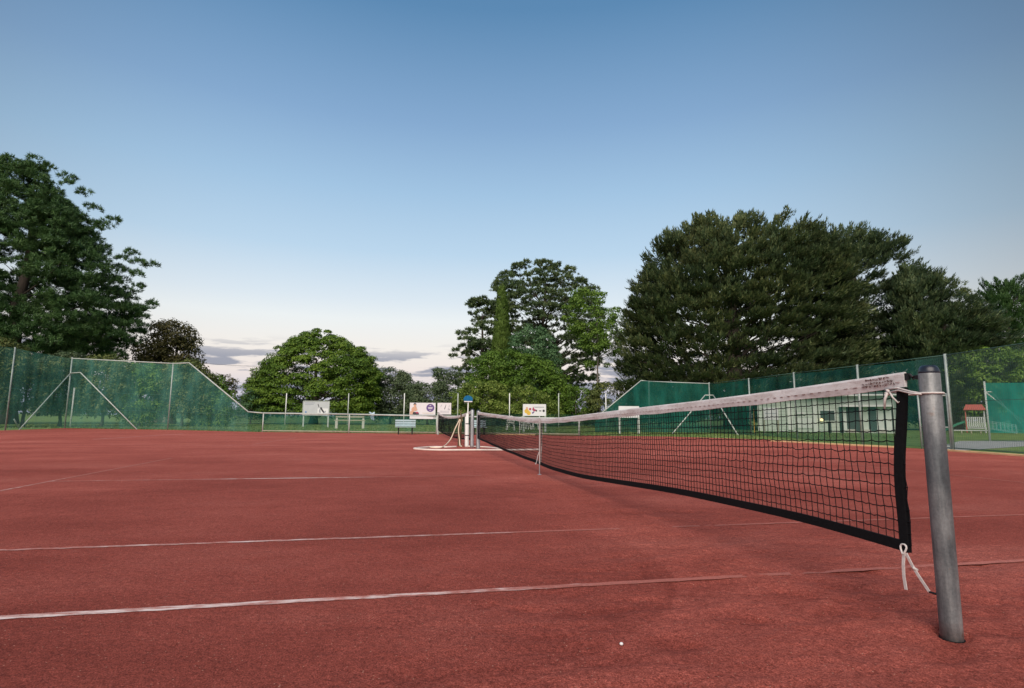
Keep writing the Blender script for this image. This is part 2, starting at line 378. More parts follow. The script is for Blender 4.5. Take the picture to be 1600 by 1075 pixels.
mat_barkgrey = pmat('grey_bark', (0.17, 0.15, 0.13), 0.35, 3, 0.95, stretch=(3, 3, 0.6), bmp=0.05)

# ------------------------------------------------------------------ noise in numpy
def vnoise(x, y, seed):
    rs = np.random.RandomState(seed); T = rs.rand(256, 256)
    xi = np.floor(x).astype(int); yi = np.floor(y).astype(int); fx = x-xi; fy = y-yi
    fx = fx*fx*(3-2*fx); fy = fy*fy*(3-2*fy)
    g = lambda a, b: T[a & 255, b & 255]
    return (g(xi, yi)*(1-fx)+g(xi+1, yi)*fx)*(1-fy)+(g(xi, yi+1)*(1-fx)+g(xi+1, yi+1)*fx)*fy
def fbm(x, y, seed, o=4):
    s = 0; a = 1; t = 0
    for i in range(o): s = s+a*vnoise(x*2**i, y*2**i, seed+i); t += a; a *= 0.55
    return s/t
def sstep(x, a, b):
    t = np.clip((x-a)/(b-a), 0, 1); return t*t*(3-2*t)
def noise3(p, sc, seed):
    p = p*np.asarray(sc)
    return (vnoise(p[:, 0]+17.3*p[:, 2], p[:, 2]*1.7+p[:, 1]*0.3, seed)+vnoise(p[:, 1]+5.1, p[:, 2]*1.3+p[:, 0]*0.35+9, seed+1))/2

# ------------------------------------------------------------------ ground
gm = MB(); gm.quad((-1500, -300, -0.02), (1500, -300, -0.02), (1500, 2500, -0.02), (-1500, 2500, -0.02))
tag(gm.build('grass_ground', mat_turf), kind='structure')

far_edge = [(-21.3, 30.6), (-13.6, 26.8), (-9.0, 23.3), (-1.9, 21.3), (0.6, 20.5), (6.6, 18.4), (11.0, 17.0), (12.6, 14.6), (13.8, 13.2)]
def court():
    xs = np.concatenate([np.linspace(-21.3, -3.2, 70, endpoint=False), np.linspace(-3.2, 3.0, 330, endpoint=False), np.linspace(3.0, 13.7, 50)])
    t1 = np.linspace(-16, -7.2, 12, endpoint=False); t2 = np.linspace(-7.2, -3.2, 220, endpoint=False); t3 = np.linspace(-3.2, 3, 90, endpoint=False)
    ys = np.concatenate([t1, t2, t3, 3+np.linspace(0, 1, 50)*20])
    X, Y = np.meshgrid(xs, ys, indexing='ij')
    yf = np.interp(X, [a for a, _ in far_edge], [b for _, b in far_edge])
    Y = np.where(Y > 3, 3+(Y-3)/20*(yf-3), Y)
    d = np.hypot(X-0.1, (Y+6.5))
    rough = 1-sstep(d, 1.3, 2.9)                                    # scuffed clay round the near post
    rough = np.maximum(rough, 0.75*(1-sstep(np.abs(X), 0.4, 1.5))*(Y < 6))   # and along the foot of the net
    rough = np.maximum(rough, 0.65*(1-sstep(Y, -6.4, -5.7))*(X > -2.2))
    fine = np.maximum(1-sstep(np.hypot(X+1, Y+6), 4, 8), 0)
    wx, wy = X+0.25*fbm(X*1.3, Y*1.3, 9), Y+0.25*fbm(X*1.1+7, Y*1.5, 19)
    h = rough*(0.030*(fbm(wx*2.0, wy*4.2, 3, 4)-0.5)+0.026*(fbm(wx*5+3, wy*9, 21, 5)-0.5)*fine)
    h += -0.004*fine*(fbm(X*9, Y*14, 40, 4)-0.35)*(0.35+rough)
    for _ in range(80):                                              # scuffs and heel marks
        a = rnd.uniform(0, 6.28); rr = rnd.uniform(0.2, 2.3)
        cx, cy = 0.1+rr*math.cos(a), -6.5+rr*math.sin(a)*0.8
        q = rnd.uniform(-0.6, 0.9); L, Wd = rnd.uniform(0.05, 0.13), rnd.uniform(0.025, 0.05)
        u = (X-cx)*math.cos(q)+(Y-cy)*math.sin(q); v = -(X-cx)*math.sin(q)+(Y-cy)*math.cos(q)
        h += -rnd.uniform(0.005, 0.014)*np.exp(-(u/L)**2-(v/Wd)**2)
    h += -0.03*np.exp(-(((X-0.016)/0.064)**2+((Y+6.388)/0.064)**2)**3)      # hollow round the post
    hollow_shade = np.clip(-h/0.011, 0, 1)*np.clip(rough, 0, 1)  # deeper hollows get a darker colour, as painted shade
    h = np.clip(h, -0.0188, 0.020)
    for ly, lx0, lx1 in ((-5.485, -12, 12), (-4.115, -12, 12), (0, -6.4, 6.4)):
        w = 1-sstep(np.abs(Y-ly), 0.03, 0.09); h = np.where(X < -0.9, np.minimum(h, 0.002), h)*(1-0.8*w*(1-sstep(X, -1.2, 0.2)*0.75))
    v = np.stack([X, Y, h], -1).reshape(-1, 3); nx, ny = X.shape
    i = np.arange(nx-1)[:, None]*ny+np.arange(ny-1)[None, :]
    f = np.stack([i, i+ny, i+ny+1, i+1], -1).reshape(-1, 4)
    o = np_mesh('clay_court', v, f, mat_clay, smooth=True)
    # loose pale dust: where nobody drags the mat (net foot, post) and a swept arc
    arc = sstep(np.hypot((X+2.25)/1.0, (Y+4.9)/0.95), 1.62, 1.67)
    dust_and_light = np.clip(0.85*rough*arc*(0.35+1.0*fbm(X*2.2, Y*3.5, 77)), 0, 1)
    dust_and_light = np.maximum(dust_and_light, 0.55*sstep(fbm(X*0.35, Y*1.1, 51), 0.52, 0.72)*(Y > -3))
    far_light = sstep(Y+0.25*X+2.5*(fbm(X*0.25, Y*0.6, 61)-0.5), -3.5, 9)      # light falloff painted in: clay colour brightens towards the far side
    dust_and_light = np.clip(dust_and_light+0.9*far_light, 0, 1.15)
    a2 = o.data.attributes.new('hollow_shade', 'FLOAT', 'POINT'); a2.data.foreach_set('value', (hollow_shade*(0.4+0.9*fbm(X*4, Y*6, 88))).astype(np.float32).ravel())
    at = o.data.attributes.new('dust_and_light', 'FLOAT', 'POINT'); at.data.foreach_set('value', dust_and_light.astype(np.float32).ravel())
    return tag(o, kind='structure')
court()

def court_line(a, b, width, wfun, z=0.003):
    a = Vector((a[0], a[1], z)); b = Vector((b[0], b[1], z)); n = max(12, int((b-a).length/0.06))
    d = (b-a).normalized(); s = Vector((-d.y, d.x, 0))*width/2; v = []; w = []
    for i in range(n+1):
        p = a.lerp(b, i/n)
        j = 0.0035*math.sin(i*1.7)+rnd.uniform(-.003, .003)
        v += [p-s+s.normalized()*j, p+s+s.normalized()*rnd.uniform(-.004, .004)]; k = wfun(p); w += [k, k]
    f = [(2*i, 2*i+2, 2*i+3, 2*i+1) for i in range(n)]
    o = np_mesh('court_line', [tuple(q) for q in v], f, mat_line)
    at = o.data.attributes.new('white', 'FLOAT', 'POINT'); at.data.foreach_set('value', np.array(w, np.float32))
    return tag(o, kind='structure')
ip = lambda v, xs, ys: float(np.interp(v, xs, ys))
court_line((-14, -5.485), (8, -5.485), 0.05, lambda p: ip(p.x, [-3.4, -2.2, -1.55, -1.2, -.8, 0], [.54, .50, .45, .37, .26, .04]))
court_line((-14, -4.115), (8, -4.115), 0.04, lambda p: ip(p.x, [-5.2, -4.0, -3.0, -1.9, -1.3, -.9, 0], [.40, .48, .50, .46, .42, .26, .05]))
court_line((-6.4, 0), (-0.9, 0), 0.05, lambda p: ip(p.x, [-6.4, -4.8, -3.6, -2.5, -1.5], [.40, .45, .62, .45, .2]))
court_line((-6.425, -4.115), (-6.425, 4.115), 0.05, lambda p: ip(p.y, [-4, 0, 2.5, 4], [.52, .42, .22, .08]))
court_line((6.5, -4.115), (6.5, 4.115), 0.05, lambda p: .34)
court_line((1.0, 0), (6.4, 0), 0.05, lambda p: .25)
court_line(tuple(G(175, 695))[:2], tuple(G(640, 697.5))[:2], 0.06, lambda p: ip(p.x, [-10, -7, -3, -1.5], [.15, .45, .3, .1]))
court_line(tuple(G(395, 694.5))[:2], tuple(G(462, 684))[:2], 0.06, lambda p: .4)
court_line(tuple(G(145, 686.5))[:2], tuple(G(285, 678))[:2], 0.06, lambda p: .5)
court_line(tuple(G(25, 694))[:2], tuple(G(140, 696))[:2], 0.06, lambda p: .25)
court_line((1.2, 8.6), (11.8, 8.2), 0.06, lambda p: .42)
court_line((6.4, 9.6), (6.4, 16), 0.06, lambda p: .4)

def edging(a, b, w=0.16):
    o = MB().beam((a.x, a.y, 0.012), (b.x, b.y, 0.012), w, 0.07).build('kerb', mat_kerb, bevel=0.01)
    return tag(o, kind='structure')
edging(G(1205, 689.5), G(1290, 694)); edging(G(1293, 694.2), G(1398, 699.5)); edging(G(1478, 704.5), G(1640, 716))
edging(G(776, 679.3), G(836, 680.2), 0.10)
# footpath beyond the right-hand gate
pm = MB(); pm.poly([(*G(1462, 704)[:2], -0.012), (*G(1493, 704)[:2], -0.012), (*G(1640, 694)[:2], -0.012), (*G(1640, 688)[:2], -0.012), (*G(1500, 688.5)[:2], -0.012), (*G(1462, 698)[:2], -0.012)])
tag(pm.build('footpath', mat_path), kind='structure')

# short grass leaves on the strip behind the court
def grass_leaves():
    n = 60000
    x = RN.uniform(-30, 24, n); y = RN.uniform(8, 48, n)
    yf = np.interp(x, [a for a, _ in far_edge], [b for _, b in far_edge]); k = ((y > yf+0.08) & (x < 13.7)) | (x > 13.75) & (y > 15)
    x, y = x[k], y[k]; n = len(x)
    a = RN.uniform(0, 6.28, n); h = RN.uniform(0.04, 0.11, n); w = RN.uniform(0.02, 0.05, n)
    p = np.stack([x, y, np.full(n, -0.02)], 1); s = np.stack([np.cos(a), np.sin(a), 0*a], 1)*w[:, None]
    tip = p+np.stack([RN.uniform(-.05, .05, n), RN.uniform(-.05, .05, n), h], 1)
    v = np.stack([p-s, p+s, tip], 1).reshape(-1, 3); f = np.arange(3*n).reshape(-1, 3)
    tag(np_mesh('grass', v, f, mat_blade), 'short mown grass on the verge behind the clay courts', 'grass', kind='stuff')
grass_leaves()

# ------------------------------------------------------------------ trees
FPX_D = FPX
def unit(a): return a/np.maximum(np.linalg.norm(a, axis=1, keepdims=True), 1e-6)
def leaf_cards(pos, axis, nrm, L, Wd, bend=0.15, tri=False):
    """pointed leaf cards of 4 points each, or 3-point needle bundles"""
    axis = unit(axis); s = unit(np.cross(axis, nrm)); n2 = np.cross(s, axis)
    L = L[:, None]; Wd = Wd[:, None]
    a = pos; c = pos+axis*L-n2*L*bend
    if tri: return np.stack([a+s*Wd*0.55, c, a-s*Wd*0.55], 1).reshape(-1, 3)
    mid = pos+axis*L*0.45+n2*L*bend*0.4
    v = np.stack([a, mid+s*Wd*0.5, c, mid-s*Wd*0.5], 1).reshape(-1, 3)
    return v
def make_crown(name, chunks, mat, parent, k=4):
    v = np.concatenate(chunks); f = np.arange(len(v), dtype=np.int32).reshape(-1, k)
    return np_mesh(name, v-np.array(parent.location), f, mat, parent)

class Tree:
    def __init__(s, name, label, cat, px, depth, base_drop=0.0, group=None):
        s.base = GD(px, depth, -0.03-base_drop); s.px = px; s.d = depth
        s.t = thing(name, label, cat, s.base, 0, group)
        s.E1 = np.array(RH); s.E2 = np.array(FH); s.b = np.array(s.base)
        s.k = depth/FPX
    def z(s, py): return HGT(s.base, py)
    def prof(s, rows, dfac=0.8):                # rows of (photo row, left edge, right edge) -> metres
        r = sorted((s.z(py), (l-s.px)*s.k, (rr-s.px)*s.k) for py, l, rr in rows)
        s.pz = np.array([q[0] for q in r]); s.pl = np.array([q[1] for q in r]); s.pr = np.array([q[2] for q in r]); s.df = dfac
        return s
    def sample(s, n, inner=0.6, rs=RN, back=1.0):
        zz = rs.uniform(s.pz[0], s.pz[-1], n*4)
        hw = (np.interp(zz, s.pz, s.pr)-np.interp(zz, s.pz, s.pl))/2
        keep = rs.rand(n*4)*hw.max() < np.maximum(hw, 0.15*hw.max()); zz = zz[keep][:n]; hw = hw[keep][:n]
        cx = (np.interp(zz, s.pz, s.pr)+np.interp(zz, s.pz, s.pl))/2
        th = rs.uniform(0, 2*np.pi, len(zz)); f = np.sqrt(rs.uniform(inner**2, 1, len(zz)))
        X = cx+np.cos(th)*hw*f; Y = np.sin(th)*hw*f*s.df
        if back < 1: Y = np.where(Y > 0, Y*back, Y)
        return X, Y, zz, th, f
    def world(s, X, Y, Z): return s.b+np.outer(X, s.E1)+np.outer(Y, s.E2)+np.outer(Z, [0, 0, 1.0])
    def vec(s, x, y, z): return np.outer(x, s.E1)+np.outer(y, s.E2)+np.outer(z, [0, 0, 1.0])
    def trunk(s, r0, top_py, mat, limbs=None, n_limb=14, lean=0.0, z_lo=0.25, r_limb=0.4, bow=0.12, name='trunk'):
        mb = MB(); h = s.z(top_py); rs = np.random.RandomState(int(abs(s.px))+5)
        pts = []; N = 9
        for i in range(N):
            t = i/(N-1); pts.append(Vector((0, 0, 0))+RH*(lean*h*t**1.5+rs.uniform(-.012, .012)*h*(0 < i))+FH*rs.uniform(-.01, .01)*h*(0 < i)+Vector((0, 0, h*t)))
        rr = [r0*(1.35 if i == 0 else 1)*(1-0.8*i/(N-1)) for i in range(N)]
        mb.tube(pts, rr, 8)
        if limbs is not None:
            for c in limbs[:n_limb]:
                c = Vector(c-s.b); z0 = max(z_lo*h, min(h*0.95, c.z-0.55*math.hypot(c.x, c.y)*rs.uniform(.6, 1.2)))
                i = min(N-2, int(z0/h*(N-1))); a = pts[i].lerp(pts[i+1], z0/h*(N-1)-i)
                mid = a.lerp(c, 0.5)+Vector((rs.uniform(-1, 1), rs.uniform(-1, 1), rs.uniform(-.3, 1)))*bow*(c-a).length
                r1 = rr[i]*r_limb*rs.uniform(.6, 1.1)
                q = [a.lerp(mid, t/3).lerp(mid.lerp(c, t/3), t/3) if False else (a*(1-u)**2+mid*2*u*(1-u)+c*u*u) for t in range(6) for u in (t/5,)]
                mb.tube(q, [r1*(1-0.85*t/5) for t in range(6)], 5, cap=False)
        return mb.build(name, mat, s.t, smooth=True)

def cypress(T, n, mat, card=(0.34, 0.085), spray=(1.1, 2.3), per=40, wind=0.35, seed=1, thr=0.36, up=0.42, inner=0.72, flat=0.16, wid=0.30, sc=(0.28, 0.28, 1.0)):
    rs = np.random.RandomState(seed)
    X, Y, Z, th, f = T.sample(n, inner, rs, back=0.75)
    p = T.world(X, Y, Z)
    lay = noise3(np.stack([X, Y, Z-0.22*X], 1), sc, seed+3)
    k = lay > thr; X, Y, Z, th, f, p = X[k], Y[k], Z[k], th[k], f[k], p[k]
    ztop = T.pz[-1]; tt = Z/ztop; m = len(X)
    d = T.vec(np.cos(th)*0.85+wind+rs.normal(0, .15, m), np.sin(th)*0.85+rs.normal(0, .18, m), up+0.5*tt**3+rs.normal(0, .12, m)); d = unit(d)
    L = rs.uniform(*spray, m)*(1.05-0.3*tt)
    p = p-d*(L*0.55)[:, None]
    side = unit(np.cross(d, np.array([0, 0, 1.0]))); upv = np.cross(side, d)
    i = np.repeat(np.arange(m), per); N = len(i); t = rs.rand(N)**0.75
    w = wid*(1-t*0.80)*L[i]
    a = rs.uniform(-1, 1, N); b = rs.uniform(-1, 1, N)
    vz = b*flat*(1-t*.6)*L[i]+0.16*t*t*L[i]
    pos = p[i]+d[i]*(t*L[i])[:, None]+side[i]*(a*w)[:, None]+upv[i]*vz[:, None]
    ax = d[i]*0.9+side[i]*(a*0.7)[:, None]+upv[i]*(0.22+0.25*t+b*0.25)[:, None]+rs.normal(0, .16, (N, 3))
    return leaf_cards(pos, ax, upv[i]*1.2+rs.normal(0, .4, (N, 3)), rs.uniform(.7, 1.25, N)*card[0], rs.uniform(.7, 1.3, N)*card[1], tri=True), p+d*(L*0.4)[:, None]

def pads(T, n, rs, inner, padr, thr=0.0, extra=None, sc=(0.2, 0.2, 0.3)):
    X, Y, Z, th, f = T.sample(n, inner, rs)
    if thr:
        k = noise3(np.stack([X, Y, Z], 1), sc, int(T.px) % 200+7) > thr
        X, Y, Z = X[k], Y[k], Z[k]
    c = T.world(X, Y, Z); r = rs.uniform(*padr, len(c))
    if extra:
        ec, er = [], []
        for px, py, off, rad in extra:
            ec.append(T.b+T.E1*(px-T.px)*T.k+T.E2*off+np.array([0, 0, T.z(py)])); er.append(rad)
        c = np.concatenate([c, ec]); r = np.concatenate([r, er])
    return c, r

def pine(T, c, r, mat, rs, tufts=11, per=16, needle=(0.36, 0.06), flat=0.5):
    m = len(c); i = np.repeat(np.arange(m), tufts); N = len(i)
    u = unit(rs.normal(0, 1, (N, 3))); u[:, 2] = np.abs(u[:, 2])*1.0-0.25
    tc = c[i]+u*np.array([1, 1, flat])*(r[i]*rs.uniform(.55, 1.0, N))[:, None]
    out = unit(u*np.array([1, 1, .6])+np.array([0, 0, 0.75]))
    j = np.repeat(np.arange(N), per); K = len(j)
    ax = unit(out[j]*0.75+rs.normal(0, .62, (K, 3)))
    Lc = rs.uniform(.7, 1.2, K)*needle[0]
    pos = tc[j]+rs.normal(0, .09, (K, 3))*r.mean()
    return leaf_cards(pos, ax, rs.normal(0, 1, (K, 3)), Lc, rs.uniform(.7, 1.3, K)*needle[1], tri=True)

def broad(c, r, rs, per=90, leaf=(0.30, 0.17), flat=0.8, droop=0.5, lower=0.25):
    m = len(c); i = np.repeat(np.arange(m), per); N = len(i)
    u = unit(rs.normal(0, 1, (N, 3))); neg = (u[:, 2] < 0) & (rs.rand(N) > lower); u[neg, 2] *= -1
    pos = c[i]+u*np.array([1, 1, flat])*(r[i]*rs.uniform(.62, 1.06, N))[:, None]
    nrm = unit(u+np.array([0, 0, 0.45])+rs.normal(0, .35, (N, 3)))
    tan = rs.normal(0, 1, (N, 3))+u*0.5+np.array([0, 0, -droop]); tan = tan-nrm*np.sum(tan*nrm, 1, keepdims=True)
    return leaf_cards(pos, tan, nrm, rs.uniform(.7, 1.25, N)*leaf[0], rs.uniform(.7, 1.25, N)*leaf[1], 0.12)

def boughs(T, nb, seed, wind=0.35, up=0.30, length=(2.2, 4.2), inner=0.72, nspray=15, per=28, card=(0.30, 0.085), thr=0.0, halfw=(0.45, 0.95), tier=0.0):
    """layered conifer: each bough is a flat shelf of upswept sprays on the outer part of a limb"""
    rs = np.random.RandomState(seed)
    X, Y, Z, th, f = T.sample(nb, inner, rs, back=0.8)
    if thr:
        k = noise3(np.stack([X, Y, Z-0.25*X], 1), (0.2, 0.2, 0.85), seed+9) > thr
        X, Y, Z, th, f = X[k], Y[k], Z[k], th[k], f[k]
    if tier:                                    # boughs gather in shelves with dark gaps between
        o_ = 0.9*np.sin(th*3+seed)+0.5*np.sin(th*7+1.7*seed)+0.12*X
        Zs = np.round((Z+o_)/tier)*tier-o_+rs.normal(0, 0.11, len(Z)); Z = np.clip(np.where(Z > 0.90*T.pz[-1], Z, Zs), 0.3, T.pz[-1])
    p = T.world(X, Y, Z); m = len(X); tt = Z/T.pz[-1]
    d = unit(T.vec(np.cos(th)*0.9+wind+rs.normal(0, .12, m), np.sin(th)*0.9+rs.normal(0, .15, m), up*(0.5+0.8*tt)+0.5*tt**4+rs.normal(0, .08, m)))
    L = rs.uniform(*length, m)*(1.05-0.35*tt); hw = rs.uniform(*halfw, m)
    side = unit(np.cross(d, np.array([0, 0, 1.0]))); upv = np.cross(side, d)
    root = p-d*(L*0.8)[:, None]
    i = np.repeat(np.arange(m), nspray); n1 = len(i); u = rs.rand(n1)**0.8
    lat = rs.uniform(-1, 1, n1)*(1-0.55*u)
    sp = root[i]+d[i]*(u*L[i])[:, None]+side[i]*(lat*hw[i])[:, None]+upv[i]*(rs.normal(0, .07, n1)-0.10*np.abs(lat)*hw[i])[:, None]
    sd = unit(d[i]*0.85+side[i]*(lat*0.75)[:, None]+np.outer(0.22+0.22*tt[i]**2, [0, 0, 1.0])+T.vec([wind*.35]*n1, [0]*n1, [0]*n1)+rs.normal(0, .14, (n1, 3)))
    sl = rs.uniform(.55, 1.05, n1)
    ss = unit(np.cross(sd, np.array([0, 0, 1.0]))); su = np.cross(ss, sd)
    j = np.repeat(np.arange(n1), per); N = len(j); t = rs.rand(N)**0.8
    a = rs.uniform(-1, 1, N)*(1-0.75*t); b = rs.normal(0, .06, N)
    pos = sp[j]+sd[j]*(t*sl[j])[:, None]+ss[j]*(a*0.24*sl[j]*1.3)[:, None]+su[j]*(b+0.10*t*t)[:, None]
    ax = sd[j]*0.9+ss[j]*(a*0.8)[:, None]+su[j]*(0.18+0.25*t)[:, None]+rs.normal(0, .15, (N, 3))
    return leaf_cards(pos, ax, su[j]*1.2+rs.normal(0, .4, (N, 3)), rs.uniform(.7, 1.25, N)*card[0], rs.uniform(.7, 1.3, N)*card[1], tri=True), root+d*(L*.35)[:, None]
L_pine = leaf_mat('pine_needles', (0.025, 0.063, 0.022), (0.063, 0.132, 0.043), (0.125, 0.220, 0.065), 0.15, 0.25)
L_pine2 = leaf_mat('dark_pine_needles', (0.036, 0.069, 0.033), (0.086, 0.138, 0.056), (0.187, 0.224, 0.083), 0.15, 0.25)
L_cyp = leaf_mat('cypress_sprays', (0.026, 0.050, 0.026), (0.085, 0.125, 0.055), (0.225, 0.245, 0.10), 0.15, 0.35)
L_cypd = leaf_mat('dark_cypress_sprays', (0.024, 0.048, 0.028), (0.070, 0.112, 0.056), (0.18, 0.215, 0.095), 0.15, 0.35)
L_col = leaf_mat('column_sprays', (0.060, 0.113, 0.024), (0.125, 0.205, 0.043), (0.225, 0.317, 0.079), 0.2, 0.5)
L_round = leaf_mat('bright_leaves', (0.040, 0.090, 0.014), (0.106, 0.198, 0.025), (0.241, 0.345, 0.046), 0.25, 0.28)
L_brown = leaf_mat('bronze_leaves', (0.055, 0.056, 0.022), (0.115, 0.11, 0.04), (0.20, 0.175, 0.065), 0.2, 0.5)
L_olive = leaf_mat('olive_leaves', (0.050, 0.083, 0.022), (0.116, 0.154, 0.044), (0.220, 0.231, 0.077), 0.25, 0.5)
L_grey = leaf_mat('grey_green_leaves', (0.045, 0.078, 0.036), (0.092, 0.135, 0.065), (0.17, 0.22, 0.11), 0.2, 0.6)
L_lime = leaf_mat('lime_leaves', (0.066, 0.116, 0.020), (0.165, 0.242, 0.044), (0.330, 0.396, 0.099), 0.3, 0.6)
L_fresh = leaf_mat('fresh_leaves', (0.063, 0.139, 0.020), (0.133, 0.240, 0.038), (0.228, 0.342, 0.063), 0.3, 0.5)
L_blue = leaf_mat('blue_green_leaves', (0.041, 0.108, 0.049), (0.094, 0.193, 0.085), (0.179, 0.304, 0.138), 0.2, 0.5)
L_dark = leaf_mat('deep_green_leaves', (0.044, 0.092, 0.012), (0.090, 0.173, 0.022), (0.166, 0.270, 0.040), 0.2, 0.5)

# left pine -------------------------------------------------------------
rs = np.random.RandomState(3)
T = Tree('pine_tree', 'huge dark spreading pine at the far left edge with knobbly branch ends against the sky', 'tree', 10, 46)
T.prof([(254, -40, 0), (276, -70, 26), (300, -100, 52), (325, -120, 78), (345, -140, 106), (362, -150, 112), (385, -160, 114), (408, -180, 158), (440, -190, 172), (480, -205, 188), (520, -195, 184), (550, -170, 178), (578, -130, 160)], 0.75)
ex = [(76, 292, -1, 0.68), (94, 300, 0, 0.59), (61, 275, 0, 0.77), (126, 332, -1, 0.77), (148, 345, 0, 0.72), (141, 358, -1, 0.68), (116, 345, 1, 0.85), (191, 408, 0, 0.85), (213, 412, 0, 0.68), (208, 432, -1, 0.68), (198, 450, 0, 0.85),
      (216, 482, 0, 0.68), (208, 470, 1, 0.59), (201, 505, 0, 0.77), (186, 525, -1, 0.77), (181, 395, 0, 0.68), (156, 400, 1, 0.85), (28, 262, 0, 0.68), (6, 250, 0, 0.77), (156, 525, -3, 1.10), (126, 520, -5, 1.27), (96, 535, -6, 1.19), (146, 545, -5, 1.02), (66, 515, -6, 1.27)]
c, r = pads(T, 1750, rs, 0.35, (0.55, 1.0), 0.345, ex, (0.22, 0.22, 0.34))
make_crown('crown', [pine(T, c, r, L_pine, rs, 13, 24, (0.30, 0.055), 0.65)], L_pine, T.t, 3)
T.trunk(0.7, 300, mat_bark, c[rs.permutation(len(c))[:44]], 44, 0.01, 0.2, 0.24)
# centre pines ------------------------------------------------------------
rs = np.random.RandomState(5)
T = Tree('pine_tree', 'tall round headed pine rising behind the narrow column shaped conifer', 'tree', 848, 78)
T.prof([(409, 825, 868), (416, 800, 888), (428, 785, 905), (445, 768, 925), (462, 762, 936), (480, 764, 946), (505, 772, 950), (530, 780, 946), (565, 800, 940), (605, 830, 930)], 0.8)
c, r = pads(T, 480, rs, 0.76, (0.55, 1.0), 0.32, None, (.3, .3, .4))
c2, r2 = pads(T, 330, rs, 0.1, (0.55, 0.9), 0.45)
make_crown('crown', [pine(T, np.concatenate([c, c2]), np.concatenate([r, r2]), L_pine2, rs, 11, 15, (0.36, 0.10), 0.45)], L_pine2, T.t, 3)
T.trunk(0.62, 470, mat_bark, np.concatenate([c, c2])[rs.permutation(len(c)+len(c2))[:110]], 110, 0.0, 0.28, 0.42, 0.10)
T = Tree('pine_tree', 'smaller dark pine left of the column shaped conifer', 'tree', 752, 76)
T.prof([(470, 735, 768), (485, 724, 778), (500, 728, 780), (520, 716, 785), (545, 708, 790), (575, 712, 795), (600, 725, 790)], 0.8)
c, r = pads(T, 260, rs, 0.45, (0.6, 1.1), 0.36, [(712, 548, 0, .7), (706, 556, 0, .6), (722, 522, 0, .7), (733, 476, 0, .7), (728, 575, 0, .7)])
make_crown('crown', [pine(T, c, r, L_pine2, rs, 12, 14, (0.40, 0.12), 0.45)], L_pine2, T.t, 3)
T.trunk(0.4, 490, mat_bark, c[rs.permutation(len(c))[:40]], 40, 0.0, 0.25, 0.4)
# narrow column conifer ---------------------------------------------------
T = Tree('column_conifer', 'narrow yellow green column shaped conifer standing in front of the round headed pine', 'tree', 779, 66)
T.prof([(449, 779, 785), (458, 776, 789), (475, 775, 791), (505, 772, 794), (535, 769, 796), (565, 766, 798), (600, 764, 800), (640, 762, 802)], 1.0)
lv, tips = cypress(T, 1300, L_col, (0.24, 0.09), (0.5, 0.95), 34, 0.0, 8, 0.0, 1.0, 0.8, 0.3, 0.34)
make_crown('crown', [lv], L_col, T.t, 3); T.trunk(0.25, 470, mat_bark)
# fresh green deciduous -----------------------------------------------------
rs = np.random.RandomState(8)
T = Tree('deciduous_tree', 'airy fresh green tree with a slim pale trunk beside the big spreading cypress', 'tree', 936, 66)
T.prof([(456, 895, 940), (465, 884, 958), (480, 880, 970), (500, 884, 978), (520, 892, 980), (545, 905, 976), (570, 918, 965)], 0.8)
c, r = pads(T, 170, rs, 0.5, (0.4, 0.8), 0.34)
make_crown('crown', [broad(c, r, rs, 100, (0.26, 0.14), 0.7, 0.6, 0.5)], L_fresh, T.t)
T.trunk(0.17, 485, mat_barkgrey, c[rs.permutation(len(c))[:46]], 46, 0.0, 0.35, 0.5)
# blue-green bushy tree -----------------------------------------------------
T = Tree('bushy_tree', 'blue green bushy tree right of the column shaped conifer', 'tree', 830, 64)
T.prof([(514, 815, 845), (522, 802, 858), (540, 796, 868), (560, 792, 874), (590, 790, 880), (640, 790, 880)], 0.8)
c, r = pads(T, 240, rs, 0.6, (0.45, 0.75))
make_crown('crown', [broad(c, r, rs, 85, (0.26, 0.12), 0.9, 0.2, 0.3)], L_blue, T.t); T.trunk(0.2, 560, mat_bark)
# dark green mound ---------------------------------------------------------------
T = Tree('spreading_tree', 'broad deep green domed tree below the column shaped conifer', 'tree', 815, 60)
T.prof([(552, 765, 800), (560, 745, 835), (575, 730, 868), (592, 720, 888), (610, 716, 902), (630, 718, 908), (650, 722, 905)], 0.7)
c, r = pads(T, 420, rs, 0.65, (0.5, 0.9))
make_crown('crown', [broad(c, r, rs, 95, (0.24, 0.14), 0.7, 0.2, 0.2)], L_dark, T.t); T.trunk(0.3, 600, mat_bark)
# round bright tree ---------------------------------------------------------------
rs = np.random.RandomState(12)
T = Tree('spreading_tree', 'broad bright green domed tree standing alone behind the low fence', 'tree', 490, 60)
T.prof([(524, 482, 510), (529, 468, 524), (538, 450, 540), (552, 434, 562), (562, 424, 574), (575, 410, 585), (592, 398, 588), (610, 388, 590), (630, 384, 590), (648, 390, 588)], 0.8)
c, r = pads(T, 620, rs, 0.78, (0.5, 1.1), 0.0, [(488, 517, 0, .5), (505, 519, 0, .45), (470, 522, 0, .5), (452, 533, 0, .6), (528, 531, 0, .55), (560, 545, 0, .6), (430, 545, 0, .6), (577, 560, 0, .6), (412, 578, 0, .7), (590, 585, 0, .6), (396, 600, 0, .7)])
make_crown('crown', [broad(c, r, rs, 200, (0.20, 0.13), 0.55, 0.15, 0.12)], L_round, T.t)
T.trunk(0.4, 560, mat_bark, c[:30], 30)
